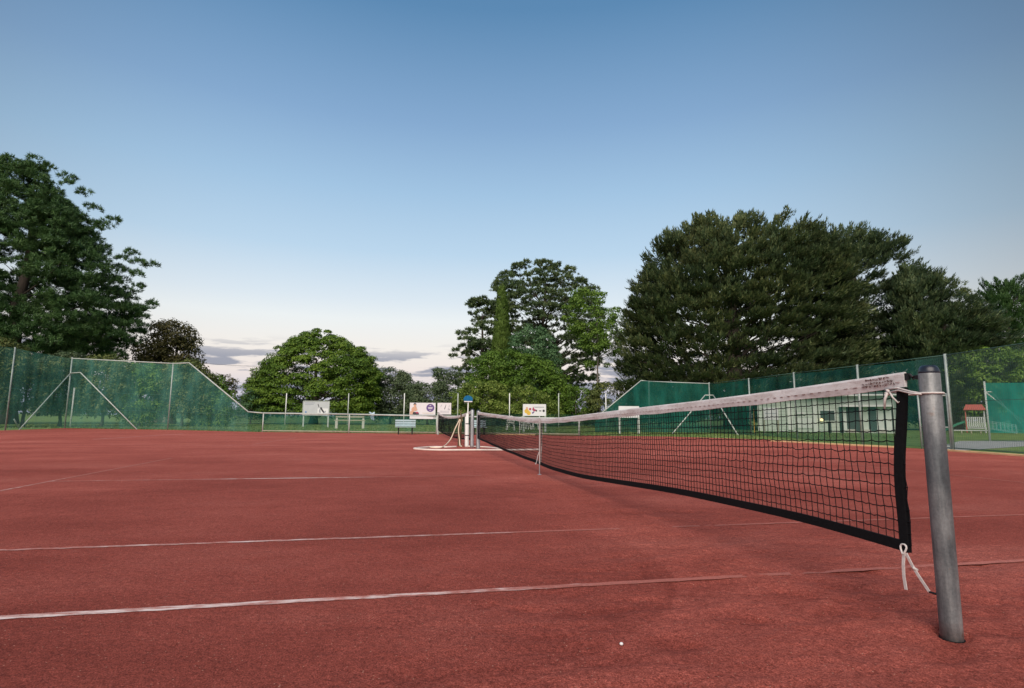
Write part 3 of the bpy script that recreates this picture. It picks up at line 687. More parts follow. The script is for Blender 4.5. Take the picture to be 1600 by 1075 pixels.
# the big spreading cypresses ------------------------------------------------------
T = Tree('cypress_tree', 'enormous dark cypress with layered wind swept sprays, tallest tree right of centre', 'tree', 1150, 52)
T.prof([(359, 1085, 1278), (365, 1068, 1295), (373, 1056, 1312), (386, 1042, 1325), (402, 1024, 1338), (420, 1012, 1345), (442, 998, 1350), (470, 986, 1352), (505, 980, 1355), (540, 974, 1358), (575, 968, 1360), (610, 968, 1360), (645, 980, 1350)], 0.62)
lv, tips = boughs(T, 2500, 21, 0.26, 0.14, (1.1, 2.3), nspray=9, per=20, card=(0.29, 0.095), thr=0.42, tier=1.25)
lv2, _ = boughs(T, 520, 22, 0.25, 0.1, length=(1.3, 2.6), inner=0.15, nspray=9, per=16, card=(0.40, 0.14))
lv = np.concatenate([lv, lv2])
make_crown('crown', [lv], L_cyp, T.t, 3)
T.trunk(0.9, 380, mat_bark, tips[np.random.RandomState(2).permutation(len(tips))[:90]], 90, 0.0, 0.12, 0.2)
T = Tree('cypress_tree', 'dark cypress merging into the right side of the enormous one, leaning with the wind', 'tree', 1345, 56)
T.prof([(367, 1280, 1345), (374, 1268, 1385), (386, 1260, 1415), (400, 1258, 1442), (412, 1256, 1450), (428, 1256, 1444), (450, 1256, 1442), (480, 1256, 1462), (520, 1256, 1470), (570, 1256, 1480), (640, 1265, 1470)], 0.7)
lv, tips = boughs(T, 1500, 31, 0.36, 0.18, (1.2, 2.6), inner=0.5, nspray=9, per=20, card=(0.30, 0.10), thr=0.41, tier=1.25)
make_crown('crown', [lv], L_cypd, T.t, 3); T.trunk(0.7, 400, mat_bark, tips[np.random.RandomState(2).permutation(len(tips))[:36]], 36, 0.03, 0.12, 0.22)
T = Tree('cypress_tree', 'low spreading cypress filling the gap above the right hand side fence', 'tree', 1490, 50)
T.prof([(424, 1432, 1456), (436, 1424, 1484), (452, 1416, 1500), (474, 1408, 1524), (495, 1400, 1560), (520, 1395, 1585), (560, 1395, 1600), (640, 1400, 1600)], 0.6)
lv, tips = boughs(T, 1150, 41, 0.36, 0.14, (1.3, 2.6), inner=0.45, nspray=9, per=18, card=(0.32, 0.10), thr=0.41, tier=1.2)
make_crown('crown', [lv], L_cypd, T.t, 3); T.trunk(0.6, 480, mat_bark, tips[:40], 40)
# right-hand pines further off
rs = np.random.RandomState(15)
T = Tree('pine_tree', 'round headed pine far behind the right side fence, between two cypresses', 'tree', 1500, 82)
T.prof([(441, 1482, 1525), (450, 1468, 1540), (465, 1460, 1548), (485, 1462, 1548), (520, 1470, 1540), (560, 1480, 1530)], 0.8)
c, r = pads(T, 120, rs, 0.6, (0.7, 1.2), 0.35)
make_crown('crown', [pine(T, c, r, L_pine2, rs, 11, 14, (0.42, 0.10), 0.5)], L_olive, T.t, 3); T.trunk(0.45, 480, mat_bark, c[:40], 40)
T = Tree('conifer_tree', 'dark blue green conifer at the far right edge of the picture', 'tree', 1590, 64)
T.prof([(438, 1574, 1602), (452, 1560, 1625), (475, 1550, 1650), (510, 1540, 1675), (560, 1535, 1690), (640, 1535, 1700)], 0.8)
lv, tips = boughs(T, 330, 51, 0.1, 0.2, (1.4, 2.6), inner=0.5, nspray=11, per=26)
make_crown('crown', [lv], L_pine, T.t, 3); T.trunk(0.5, 470, mat_bark, tips[:50], 50)
rs = np.random.RandomState(17)
T = Tree('leafy_tree', 'leafy green tree seen through the wire mesh behind the playground tower', 'tree', 1560, 47)
T.prof([(548, 1530, 1590), (565, 1505, 1630), (590, 1498, 1660), (620, 1500, 1670), (650, 1510, 1660)], 0.7)
c, r = pads(T, 120, rs, 0.7, (0.5, 0.9), 0.33)
make_crown('crown', [broad(c, r, rs, 85, (0.26, 0.13), 0.8, 0.4, 0.3)], L_fresh, T.t); T.trunk(0.2, 590, mat_bark, c[:20], 20)
# hanging branch tip at right edge
# small trees behind the left fence --------------------------------------------------
def bush(name, label, cat, px, d, rows, mat, n, rad, per, leaf, trunk_py, tr=0.1, bark=mat_barkgrey, thr=0.0, inner=0.6, flat=0.8, droop=0.4, limbs=16, group=None, dfac=0.8, lower=0.35):
    T = Tree(name, label, cat, px, d, 0, group); T.prof(rows, dfac)
    c, r = pads(T, n, rs, inner, rad, thr)
    make_crown('crown', [broad(c, r, rs, per, leaf, flat, droop, lower)], mat, T.t)
    T.trunk(tr, trunk_py, bark, c[rs.permutation(len(c))[:limbs]], limbs, rs.uniform(-.05, .05), 0.22, 0.6)
    return T
def small(px, d, top, w, mat, label, n=150, thr=0.27, low=640):
    rows = [(top, px-w*0.35, px+w*0.3), (top+12, px-w*0.75, px+w*0.7), (top+30, px-w*0.98, px+w), (top+55, px-w, px+w*0.95), (top+78, px-w*0.75, px+w*0.8), (max(low, top+85), px-w*0.4, px+w*0.45)]
    return bush('small_tree', label, 'tree', px, d, rows, mat, n, (0.36, 0.7), 105, (0.2, 0.095), top+30, 0.11, thr=thr, limbs=22)
small(-25, 34, 535, 50, L_olive, 'pale olive small tree cut off by the left picture edge behind the green fence')
small(38, 36, 538, 46, L_olive, 'yellowish small tree behind the left side fence, beside the first tall pole')
small(95, 38, 556, 38, L_grey, 'greyish small tree behind the corner pole of the left fence', 130)
small(160, 39, 560, 50, L_olive, 'olive small tree behind the fence, between the two slanted corner braces and next pole')
small(218, 40, 572, 40, L_fresh, 'fresh green small tree left of the beige shed', 130)
small(285, 41, 566, 42, L_olive, 'dark olive small tree with forked trunk right of the beige shed', 140)
small(330, 42, 592, 30, L_fresh, 'low green small tree below the slanting fence rail', 90, 0.2)
bush('bronze_tree', 'bronze leaved tree with open top at the right foot of the huge left pine', 'tree', 272, 52, [(506, 240, 268), (516, 228, 284), (528, 218, 298), (545, 208, 302), (564, 206, 310), (588, 216, 322), (606, 232, 332), (635, 246, 328)], L_brown, 250, (0.5, 0.95), 95, (0.26, 0.12), 540, 0.22, mat_bark, 0.34, 0.2, limbs=40)
bush('bronze_tree', 'small bronze tree poking over the slanting fence rail', 'tree', 345, 56, [(588, 338, 352), (597, 330, 362), (610, 322, 365), (630, 320, 360)], L_brown, 36, (0.3, 0.55), 60, (0.22, 0.1), 610, 0.1, mat_bark, 0.3, 0.3, limbs=14)
bush('round_shrub', 'dark shrub below the slanting fence rail beside the bright domed tree', 'shrub', 392, 56, [(608, 382, 402), (622, 372, 410), (640, 368, 415), (655, 366, 420)], L_blue, 45, (0.3, 0.55), 70, (0.2, 0.1), 630, 0.08)
# shrubs along the back
bush('grey_shrub', 'tall grey green shrub right of the bright domed tree', 'shrub', 610, 63., [(578, 590, 618), (588, 585, 638), (605, 583, 650), (630, 582, 655), (655, 585, 655)], L_grey, 190, (0.45, 0.8), 90, (0.24, 0.12), 600, 0.12, thr=0.24)
bush('grey_shrub', 'lower grey green shrub behind the long white sign', 'shrub', 668, 61., [(600, 645, 690), (612, 635, 706), (630, 632, 712), (655, 634, 712)], L_grey, 170, (0.45, 0.75), 85, (0.22, 0.11), 620, 0.12)
bush('distant_tree', 'small grey distant tree showing over the grey shrubs', 'tree', 693, 95, [(568, 684, 706), (578, 676, 716), (592, 674, 720), (612, 680, 720)], L_grey, 70, (0.6, 1.1), 60, (0.4, 0.2), 590, 0.2, thr=0.36)
bush('lime_shrub', 'tall pale lime shrub behind the blue topped brush', 'shrub', 755, 55., [(596, 742, 772), (606, 722, 790), (618, 708, 800), (635, 702, 806), (658, 702, 806)], L_lime, 130, (0.35, 0.62), 85, (0.22, 0.11), 625, 0.1)
bush('lime_shrub', 'pale lime shrub behind the sign with colourful print', 'shrub', 832, 53., [(604, 800, 826), (612, 790, 846), (622, 786, 862), (636, 782, 874), (658, 785, 878)], L_lime, 120, (0.32, 0.58), 85, (0.2, 0.1), 628, 0.1)
bush('lime_shrub', 'olive lime shrub beside the slanting rail of the right corner fence', 'shrub', 960, 55., [(597, 945, 972), (605, 930, 984), (618, 918, 992), (640, 910, 996), (660, 912, 1000)], L_olive, 110, (0.35, 0.62), 80, (0.22, 0.11), 625, 0.1)
bush('dark_shrub', 'dark shrub in the gap between the lime shrubs at the back', 'shrub', 900, 57., [(605, 885, 915), (618, 872, 930), (640, 868, 935), (660, 868, 935)], L_dark, 85, (0.35, 0.65), 80, (0.22, 0.11), 625, 0.1)
bush('dark_shrub', 'dark leafy thicket at the foot of the enormous cypress', 'shrub', 1030, 56., [(602, 1000, 1060), (615, 980, 1085), (640, 972, 1095), (662, 972, 1095)], L_dark, 120, (0.4, 0.75), 80, (0.24, 0.12), 625, 0.12)
bush('dark_shrub', 'dark leafy thicket behind the pale clubhouse', 'shrub', 1290, 56, [(600, 1150, 1420), (620, 1130, 1450), (660, 1130, 1460)], L_dark, 260, (0.5, 0.9), 70, (0.28, 0.14), 630, 0.14, dfac=0.25)
# low far-off woodland closing the view between the trees
def far_wood():
    n = 420; x = RN.uniform(-260, 330, n); y = RN.uniform(190, 260, n); h = RN.uniform(3.0, 6.5, n)*(0.6+0.8*vnoise(x/30, y*0, 8))
    c = np.stack([x, y, h*0.5], 1); r = h*0.6
    v = broad(c, r, RN, 60, (1.5, 0.9), 0.8, 0.2, 0.3)
    f = np.arange(len(v), dtype=np.int32).reshape(-1, 4)
    tag(np_mesh('far_woodland', v, f, L_grey), 'low hazy far-off woodland along the horizon', 'woodland', kind='stuff')
far_wood()

# ------------------------------------------------------------------ net posts
def net_post(x, y, h, r, label, mat):
    t = thing('net_post', label, 'net post', (x, y, 0), group='net posts of the clay courts')
    mb = MB(); N = 26
    mb.lathe((0, 0, 0), [(r, -0.02), (r, 0.06), (r*1.004, 0.5*h), (r, h-0.022), (r*0.985, h-0.019)], N); mb.build('pole', mat, t, smooth=True)
    MB().lathe((0, 0, 0), [(r*0.99, h-0.021), (r*0.985, h-0.012), (r*0.90, h+0.002), (r*0.70, h+0.012), (r*0.60, h+0.014), (0.002, h+0.0145)], N).build('cap', mat_cap, t, smooth=True)
    return t
np_near = net_post(0.010, -6.390, 1.072, 0.0395, 'thick worn grey steel net post in the right foreground', mat_post)
MB().lathe((0, 0, 0), [(0.0425, -0.0195), (0.044, -0.0165), (0.040, -0.0165)], 26).build('ground_sleeve', mat_black, np_near, smooth=True)  # sleeve coloured black to stand in for shade in the gap
np_far = net_post(0.03, 6.46, 1.03, 0.05, 'grey net post at the far end of the nearer net', mat_galv)
# cranked hook plate on the near post that holds the net cable
hk = MB(); hk.beam((0.0, 0.037, 1.04), (0.0, 0.062, 1.04), 0.02, 0.018); hk.tube([(0.0, 0.058, 1.04), (0.0, 0.07, 1.046), (0.0, 0.078, 1.04), (0.0, 0.074, 1.03)], 0.005, 6)
hk.build('cable_hook', mat_blacksteel, np_near, bevel=0.002)

# ------------------------------------------------------------------ nets
def make_net(name, label, x0, ya, yb, top, bot, cell, r, head_h, side_w, jit, rs, sides=4):
    """top(y), bot(y): heights; net hangs in the plane x = x0 between ya (near) and yb"""
    t = thing(name, label, 'tennis net', (x0, ya, 0)); o = Vector((x0, ya, 0))
    L = yb-ya; ncol = int(round((L-2*side_w)/cell)); yy = np.linspace(ya+side_w, yb-side_w, ncol+1)
    H = np.mean([top(y)-bot(y) for y in yy]); nrow = max(6, int(round((H-head_h-0.05)/cell)))
    zt = np.array([top(y)-head_h*0.85 for y in yy]); zb = np.array([bot(y)+0.03 for y in yy])
    g = np.zeros((ncol+1, nrow+1, 3)); tt = np.linspace(0, 1, nrow+1)[None, :]
    g[..., 2] = zt[:, None]*(1-tt)+zb[:, None]*tt
    g[..., 1] = yy[:, None]
    w = np.sin(np.pi*tt)
    g[..., 0] = 0.018*(fbm(yy[:, None]*0.9, tt*1.5, 5)-0.5)*w*2
    g[..., 1] += jit*rs.normal(0, 1, (ncol+1, nrow+1))*w+0.012*(fbm(yy[:, None]*1.7, tt*3, 8)-0.5)*2*w
    g[..., 2] += jit*rs.normal(0, 1, (ncol+1, nrow+1))*w+0.010*(fbm(yy[:, None]*2.1, tt*2.5, 18)-0.5)*2*w
    g[..., 1] -= ya
    V, F = [], []; nv = 0
    def cords(P, Q, sag):                        # P, Q: (n,3) arrays of segment ends -> thin prisms with a small sag
        nonlocal nv
        d = unit(Q-P); up = np.where(np.abs(d[:, 2:3]) > 0.7, np.array([[0, 1.0, 0]]), np.array([[0, 0, 1.0]]))
        a = unit(np.cross(d, up)); b = np.cross(d, a); rings = []
        for u in (0.0, 0.5, 1.0):
            c = P*(1-u)+Q*u+np.array([0, 0, -sag])*(4*u*(1-u))*rs.uniform(.3, 1.3, (len(P), 1))
            rings.append(np.stack([c+(a*math.cos(2*math.pi*k/sides)+b*math.sin(2*math.pi*k/sides))*r for k in range(sides)], 1))
        n = len(P); v = np.stack(rings, 1).reshape(-1, 3); base = nv+np.arange(n)[:, None]*3*sides
        for q in range(2):
            for k in range(sides):
                k2 = (k+1) % sides
                F.append(np.concatenate([base+q*sides+k, base+q*sides+k2, base+(q+1)*sides+k2, base+(q+1)*sides+k], 1))
        V.append(v); nv += len(v)
    cords(g[:, :-1].reshape(-1, 3), g[:, 1:].reshape(-1, 3), 0.0)
    cords(g[:-1].reshape(-1, 3), g[1:].reshape(-1, 3), cell*0.09)
    kn = g[:, 1:-1].reshape(-1, 3); q = r*1.9                                  # knots
    octv = np.array([[q, 0, 0], [-q, 0, 0], [0, q, 0], [0, -q, 0], [0, 0, q], [0, 0, -q]])
    V.append((kn[:, None]+octv[None]).reshape(-1, 3)); kb = nv+np.arange(len(kn))[:, None]*6; nv += len(kn)*6
    for a, b, c in ((0, 2, 4), (2, 1, 4), (1, 3, 4), (3, 0, 4), (2, 0, 5), (1, 2, 5), (3, 1, 5), (0, 3, 5)):
        F.append(np.concatenate([kb+a, kb+b, kb+c, kb+c], 1))
    V = np.concatenate(V); F = np.concatenate(F)
    tri = F[:, 2] == F[:, 3]
    me = bpy.data.meshes.new('netting'); me.from_pydata(V.tolist(), [], [tuple(a) for a in F[~tri].tolist()]+[tuple(a[:3]) for a in F[tri].tolist()]); me.materials.append(mat_cord)
    ob = bpy.data.objects.new('netting', me); COL.objects.link(ob); ob.parent = t; ob['kind'] = 'stuff'
    # white headband: doubled vinyl tape folded over the cable
    ys = np.linspace(ya-0.0, yb, 120); sec = [(-0.007, -1.0), (-0.010, -0.6), (-0.009, -0.15), (-0.006, -0.03), (0, 0.0), (0.006, -0.03), (0.009, -0.15), (0.010, -0.6), (0.007, -1.0), (0.0, -0.98)]
    v, f = [], []; ns = len(sec)
    for i, y in enumerate(ys):
        z = top(y); wv = 0.003*math.sin(y*5.1)+0.002*math.sin(y*13)
        for sx, sz in sec: v.append((sx*(1+0.25*math.sin(y*7+sz*3))+wv*abs(sz), y-ya, z+sz*head_h*(1+0.04*math.sin(y*9.3))))
    for i in range(len(ys)-1):
        for k in range(ns): f.append((i*ns+k, i*ns+(k+1) % ns, (i+1)*ns+(k+1) % ns, (i+1)*ns+k))
    f += [tuple(range(ns)), tuple((len(ys)-1)*ns+k for k in reversed(range(ns)))]
    mb = MB(); mb.v = v; mb.f = f; hb = mb.build('headband', mat_tape, t, smooth=False)
    st = MB()                                       # stitched seam, both faces
    n = int(L/0.03)
    for i in range(n):
        y = ya+0.02+i*(L-0.04)/n
        if i % 2 == 0:
            z = top(y)-head_h*0.62
            for sx in (-1, 1): st.beam((sx*0.0125+0.003*math.sin(y*5.1)*.6, y-ya, z), (sx*0.0125+0.003*math.sin(y*5.1)*.6, y-ya+0.022, top(y+.022)-head_h*0.62), 0.003, 0.003)
    st.build('stitching', mat_seam, hb)['kind'] = 'stuff'
    # bottom tape and side tapes
    bt = MB(); ys = np.linspace(ya+(0.05 if side_w < 0.0475 else 0), yb, 90); v, f = [], []
    for y in ys:
        z = bot(y); wv = 0.006*math.sin(y*4.2)
        for sx, sz in ((-0.006, 0), (-0.007, 0.045), (0.007, 0.045), (0.006, 0)): v.append((sx+wv, y-ya, z+sz))
    for i in range(len(ys)-1):
        for k in range(4): f.append((i*4+k, i*4+(k+1) % 4, (i+1)*4+(k+1) % 4, (i+1)*4+k))
    f += [(0, 1, 2, 3), tuple(4*(len(ys)-1)+k for k in (3, 2, 1, 0))]; bt.v = v; bt.f = f; bt.build('bottom_band', mat_black, t)
    for ye, s in ((ya, 1), (yb, -1)):
        sb = MB(); n = 14; v, f = [], []
        for i in range(n):
            u = i/(n-1); z = (top(ye)-head_h*1.02)*(1-u)+bot(ye)*u; bow = 0.018*math.sin(math.pi*u)
            for (sx, sy) in ((-0.011, 0), (-0.013, side_w), (0.013, side_w), (0.011, 0)): v.append((sx+0.004*math.sin(u*9), ye-ya+s*(sy+bow+(0.05*u if s > 0 and name == 'tennis_net' and side_w < 0.0475 else 0)), z))
        for i in range(n-1):
            for k in range(4): f.append((i*4+k, i*4+(k+1) % 4, (i+1)*4+(k+1) % 4, (i+1)*4+k))
        f += [(0, 1, 2, 3), tuple(4*(n-1)+k for k in (3, 2, 1, 0))]; sb.v = v; sb.f = f; sb.build('side_band', mat_black, t)
    return t
def tape_material():
    mt, n, b, o = M_new('net_tape')
    z = noise(n, 7, 5, 0.65, stretch=(1, 0.8, 3)); z2 = noise(n, 55, 4, 0.7, stretch=(1, 0.5, 1))
    r = ramp2(n, z.outputs[0], [(0.30, (0.55, 0.515, 0.51)), (0.52, (0.70, 0.69, 0.695)), (0.75, (0.78, 0.785, 0.80))])
    r2 = ramp2(n, z2.outputs[0], [(0.28, (0.72, 0.64, 0.62)), (0.5, (1, 1, 1))])
    n.links.new(mixc(n, 0.8, r.outputs[0], r2.outputs[0], 'MULTIPLY'), b.inputs['Base Color']); b.inputs['Roughness'].default_value = 0.6
    bump(n, z2.outputs[0], b, 0.3, 0.002); return mt
mat_tape = tape_material(); mat_seam = pmat('seam_thread', (0.36, 0.27, 0.26), 0.2, 40, 0.8)
ytop = [-6.42, -6.24, -5.85, -5.34, -4.62, -3.52, -1.68, -0.85, 0.0, 0.9, 2.1, 3.6, 5.3, 6.42]
ztop = [1.074, 1.066, 1.043, 1.018, 0.988, 0.952, 0.880, 0.850, 0.835, 0.842, 0.872, 0.912, 0.957, 0.992]
ybot = [-6.42, -5.8, -5.28, -4.57, -3.49, -2.5, -1.6, -0.5, 0.08, 1.33, 3.03, 5.75, 6.42]
zbot = [0.275, 0.297, 0.293, 0.278, 0.232, 0.175, 0.138, 0.128, 0.15, 0.167, 0.201, 0.279, 0.30]
def smooth_fn(ys, zs):
    gx = np.linspace(ys[0], ys[-1], 400); gz = np.interp(gx, ys, zs); k = np.ones(31)/31
    gp = np.pad(gz, 15, 'edge'); gs = np.convolve(gp, k, 'valid'); w = np.clip(np.minimum(gx-gx[0], gx[-1]-gx)/0.5, 0, 1)
    gs = gs*w+gz*(1-w)
    return lambda y: float(np.interp(y, gx, gs))
ft, fb = smooth_fn(ytop, ztop), smooth_fn(ybot, zbot)
NY0 = -6.285
net1 = make_net('tennis_net', 'long tennis net with white headband across the right half of the near court', 0.0, NY0, 6.36, ft, fb, 0.042, 0.0025, 0.070, 0.038, 0.0030, np.random.RandomState(6))
cb = MB(); cb.tube([(0, -0.035, 1.04), (0, -0.025, 1.052), (0, 0.02, ft(NY0)-0.012)], 0.006, 6); cb.beam((0, -0.02, 1.045), (0, 0.02, 1.045), 0.012, 0.03); cb.build('net_cable', mat_blacksteel, net1)
cb = MB(); cb.tube([(0, 12.63, .985), (0, 12.72, .985)], 0.008, 6); cb.build('net_cable', mat_blacksteel, net1)
# faded handwriting near the end of the headband: dark strokes lying on the tape
hw = MB(); rsx = np.random.RandomState(4)
for row, (za, y0, y1) in enumerate(((0.016, 0.075, 0.20), (0.033, 0.055, 0.215), (0.047, 0.045, 0.225))):
    y = y0
    while y < y1:
        L = rsx.uniform(0.006, 0.016); zz = ft(NY0+y)-za
        hw.beam((-0.0125, y, zz+rsx.uniform(-.004, .004)), (-0.0125, y+L, zz+rsx.uniform(-.004, .004)), 0.0025, 0.0025)
        if rsx.rand() < .6: hw.beam((-0.0126, y+L*.5, zz-0.005), (-0.0126, y+L*.6, zz+rsx.uniform(.002, .006)), 0.0025, 0.0022)
        y += L+rsx.uniform(0.001, 0.008)
hw.build('handwriting', pmat('ink', (0.10, 0.055, 0.05), 0.3, 30, 0.8), net1)
parab = lambda a, b, c, m: (lambda y: c+(m-c)*4*((y-a)/(b-a))*(1-(y-a)/(b-a)))
n2 = (7.55, 19.25)
net2 = make_net('tennis_net', 'far tennis net on the second court seen nearly end on behind the white pipe', 0.02, n2[0]+0.08, n2[1]-0.08, parab(*n2, 1.05, 0.87), parab(*n2, 0.22, 0.10), 0.05, 0.0024, 0.08, 0.05, 0.002, np.random.RandomState(9), 3)
net_post(0.02, n2[0], 1.07, 0.05, 'grey net post at the near end of the far net, right beside the white pipe', mat_galv)
net_post(0.02, n2[1], 1.05, 0.05, 'pale net post at the far end of the far net, below the white signs', mat_palepipe)

# ------------------------------------------------------------------ cords and strap on the near net
def ribbon(mb, pts, w, th=0.003, side=Vector((0, 1, 0))):
    for a, b in zip(pts[:-1], pts[1:]): mb.beam(a, b, th, w, up=side)
t = thing('tie_cord', 'white cord looped round the top of the near post and knotted to the headband', 'cord', (0.010, -6.390, 0.968))
px, py, pr = 0.0, 0.0, 0.0445
loop = [Vector((pr*math.cos(a), pr*math.sin(a), 0.004*math.sin(2*a))) for a in np.linspace(R(70), R(70+320), 22)]
e1, e2 = Vector((-0.016, 0.213, 0.026)), Vector((-0.016, 0.193, 0.012))
MB().tube([e1, Vector((-0.025, 0.135, 0.028))]+loop[::-1][:0]+[Vector((-0.040, 0.055, 0.008))]+[Vector((pr*math.cos(a), pr*math.sin(a), 0.0)) for a in np.linspace(R(165), R(415), 18)]+[Vector((0.01, 0.11, -0.002)), Vector((-0.01, 0.18, 0.012))], 0.0042, 6).build('loop', mat_rope, t, smooth=True)
MB().tube([e2, Vector((-0.026, 0.13, 0.018)), Vector((-0.043, 0.05, 0.0)), Vector((-0.046, 0.0, -0.004))], 0.0042, 6).build('strand', mat_rope, t, smooth=True)
MB().tube([e2+Vector((0, .01, .012)), e2+Vector((-.006, -.004, .006)), e2+Vector((0, -.012, -.004)), e2+Vector((.004, .004, -.01)), e2+Vector((-.004, .014, 0))], 0.007, 6).build('knot', mat_rope, t, smooth=True)
MB().tube([e2+Vector((-.004, 0.0, 0)), e2+Vector((-.01, .012, -.03)), e2+Vector((-.008, .02, -.075))], [0.007, 0.006, 0.004], 6).build('loose_end', mat_rope, t, smooth=True)
MB().tube([e2+Vector((-.004, -.01, 0)), e2+Vector((-.01, -.03, -.025)), e2+Vector((-.008, -.055, -.05)), e2+Vector((-.008, -.06, -.044))], [0.005, 0.004, 0.003, 0.002], 6).build('loose_end', mat_rope, t, smooth=True)

zc = fb(NY0)
t = thing('tie_cord', 'flat white cord hanging from the bottom corner of the near net beside the post foot', 'cord', (-0.005, NY0+0.06, zc+0.02))
ring = [Vector((-0.016+0.004*math.sin(a), 0.013*math.cos(a)+0.004*math.sin(2*a), 0.021*math.sin(a)-0.006)) for a in np.linspace(0, 2*math.pi, 15)]
MB().tube(ring, 0.0042, 6, cap=False).build('loop', mat_rope, t, smooth=True)
mb = MB(); ribbon(mb, [Vector((-0.018, -0.004, -0.018)), Vector((-0.020, 0.002, -0.07)), Vector((-0.018, 0.006, -0.12)), Vector((-0.016, 0.002, -0.175))], 0.014); mb.build('hanging_end', mat_rope, t)
mb = MB(); ribbon(mb, [Vector((-0.016, -0.012, -0.02)), Vector((-0.013, -0.035, -0.065)), Vector((-0.010, -0.062, -0.105)), Vector((-0.006, -0.10, -0.155))], 0.013); mb.build('slanting_end', mat_rope, t)
MB().tube([(-0.012, -0.038, -0.072), (-0.016, -0.046, -0.074), (-0.008, -0.052, -0.080), (-0.006, -0.042, -0.082)], 0.006, 6).build('knot', mat_rope, t, smooth=True)
MB().tube([(-0.006, -0.10, -0.155), (-0.002, -0.118, -0.157), (0.01, -0.14, -0.157)], 0.0045, 6).build('hook', mat_blacksteel, t, smooth=True)

t = thing('centre_strap', 'white centre strap pulling the near net down to a ground anchor', 'net strap', (-0.016, 0.0, 0.0))
mb = MB(); ribbon(mb, [Vector((0, 0, 0.842)), Vector((-0.002, 0.0, 0.5)), Vector((0, 0.01, 0.22)), Vector((0.0, 0.012, 0.16))], 0.05, 0.004); mb.build('strap', mat_rope, t)
mb = MB(); ribbon(mb, [Vector((0.03, 0, 0.842)), Vector((0.03, 0.0, 0.5)), Vector((0.02, 0.01, 0.18))], 0.05, 0.004); mb.build('strap', mat_rope, t)
mb = MB(); ribbon(mb, [Vector((-0.008, 0.02, 0.33)), Vector((-0.02, 0.05, 0.27)), Vector((-0.03, 0.06, 0.20)), Vector((-0.03, 0.10, 0.16)), Vector((-0.03, 0.16, 0.155))], 0.022, 0.004); mb.build('loose_end', mat_rope, t)
MB().tube([(0, 0.012, 0.17), (0, 0.01, 0.0)], 0.008, 6).build('anchor_rod', mat_galv, t)
MB().lathe((0, 0.01, 0), [(0.03, -0.01), (0.03, 0.006), (0.012, 0.012)], 12).build('anchor_plate', mat_galv, t)

# ------------------------------------------------------------------ pipe, brush, taps and hose between the courts
b = G(729.5, 698.5)
t = thing('pipe_holder', 'white plastic pipe standing upright beside the far net post', 'pipe', b)
MB().lathe((0, 0, 0), [(0.062, -0.01), (0.062, 0.05), (0.060, 0.06), (0.058, 0.62), (0.045, 0.66), (0.040, 0.95), (0.035, 0.95), (0.035, 0.6)], 16).build('tube', mat_plastic, t, smooth=True)
for z in (0.33, 0.66):
    MB().lathe((0, 0, 0), [(0.050 if z > .64 else 0.0605, z-0.012), (0.053 if z > .64 else 0.064, z-0.01), (0.053 if z > .64 else 0.064, z+0.01), (0.050 if z > .64 else 0.0605, z+0.012)], 16).build('clamp_band', mat_blacksteel, t)
t2 = thing('pipe_holder', 'thinner white pipe just left of the upright plastic pipe', 'pipe', G(727.2, 696))
MB().lathe((0, 0, 0), [(0.028, -0.01), (0.028, 0.86), (0.022, 0.86), (0.022, 0.6)], 12).build('tube', mat_plastic, t2, smooth=True)
t = thing('court_brush', 'upturned blue bristled brush with white handle standing in the pipe', 'brush', b)
HB = HGT(b, 628)
MB().tube([(0, 0, 0.05), (0.015, 0, HB)], 0.016, 8).build('handle', mat_plastic, t, smooth=True)
MB().box((0.015, 0, HB+0.01), (0.24, 0.06, 0.035), M=None).build('brush_block', mat_white, t, bevel=0.008)
br = MB(); rsx = np.random.RandomState(3)
for i in range(260):
    x = rsx.uniform(-.115, .115); y = rsx.uniform(-.028, .028); h = 0.03+0.125*math.sqrt(max(0, 1-(x/.118)**2))
    a = Vector((0.015+x, y, HB+0.026)); q = Vector((0.015+x*1.12, y*1.3, HB+0.026+h*rsx.uniform(.9, 1.03)))
    br.tube([a, q], [0.006, 0.009], 4)
br.build('bristles', mat_blue, t)['kind'] = 'stuff'
b = G(717, 697)
t = thing('standpipe', 'brown timber stake with brass garden taps between the two courts', 'tap', b)
hs = HGT(b, 645)
MB().box((0, 0, hs*0.42), (0.07, 0.07, hs*0.86)).build('stake', mat_brown, t, bevel=0.006)
MB().tube([(0.05, -0.02, 0), (0.05, -0.02, hs*0.98)], 0.016, 8).build('riser_pipe', mat_brass, t, smooth=True)
for z, s in ((0.98, 1), (0.80, -1)):
    mb = MB(); mb.tube([(0.05, -0.02, hs*z), (0.05-0.02*s, -0.09, hs*z), (0.05-0.03*s, -0.12, hs*z-0.05)], 0.018, 8); mb.tube([(0.05-0.02*s, -0.07, hs*z), (0.05-0.02*s, -0.07, hs*z+0.07)], 0.012, 6)
    tp = mb.build('tap', mat_brass, t, smooth=True)
    mb = MB(); mb.beam((0.05-0.02*s-0.05, -0.07, hs*z+0.075), (0.05-0.02*s+0.05, -0.07, hs*z+0.075), 0.02, 0.014); mb.lathe((0.05-0.02*s-0.05, -0.07, hs*z+0.065), [(0.016, 0), (0.016, 0.02)], 8); mb.lathe((0.05-0.02*s+0.05, -0.07, hs*z+0.065), [(0.016, 0), (0.016, 0.02)], 8)
    mb.build('tap_handle', mat_brass, tp)
def spl(pts, n=8):
    out = []; p = [Vector(q) for q in pts]; p = [p[0]*2-p[1]]+p+[p[-1]*2-p[-2]]
    for i in range(1, len(p)-2):
        for k in range(n):
            u = k/n; a, b_, c, d = p[i-1:i+3]
            out.append(0.5*((2*b_)+(c-a)*u+(2*a-5*b_+4*c-d)*u*u+(3*b_-a-3*c+d)*u**3))
    return out+[p[-2]]
def gz(x, y, z): q = G(x, y, z); return q
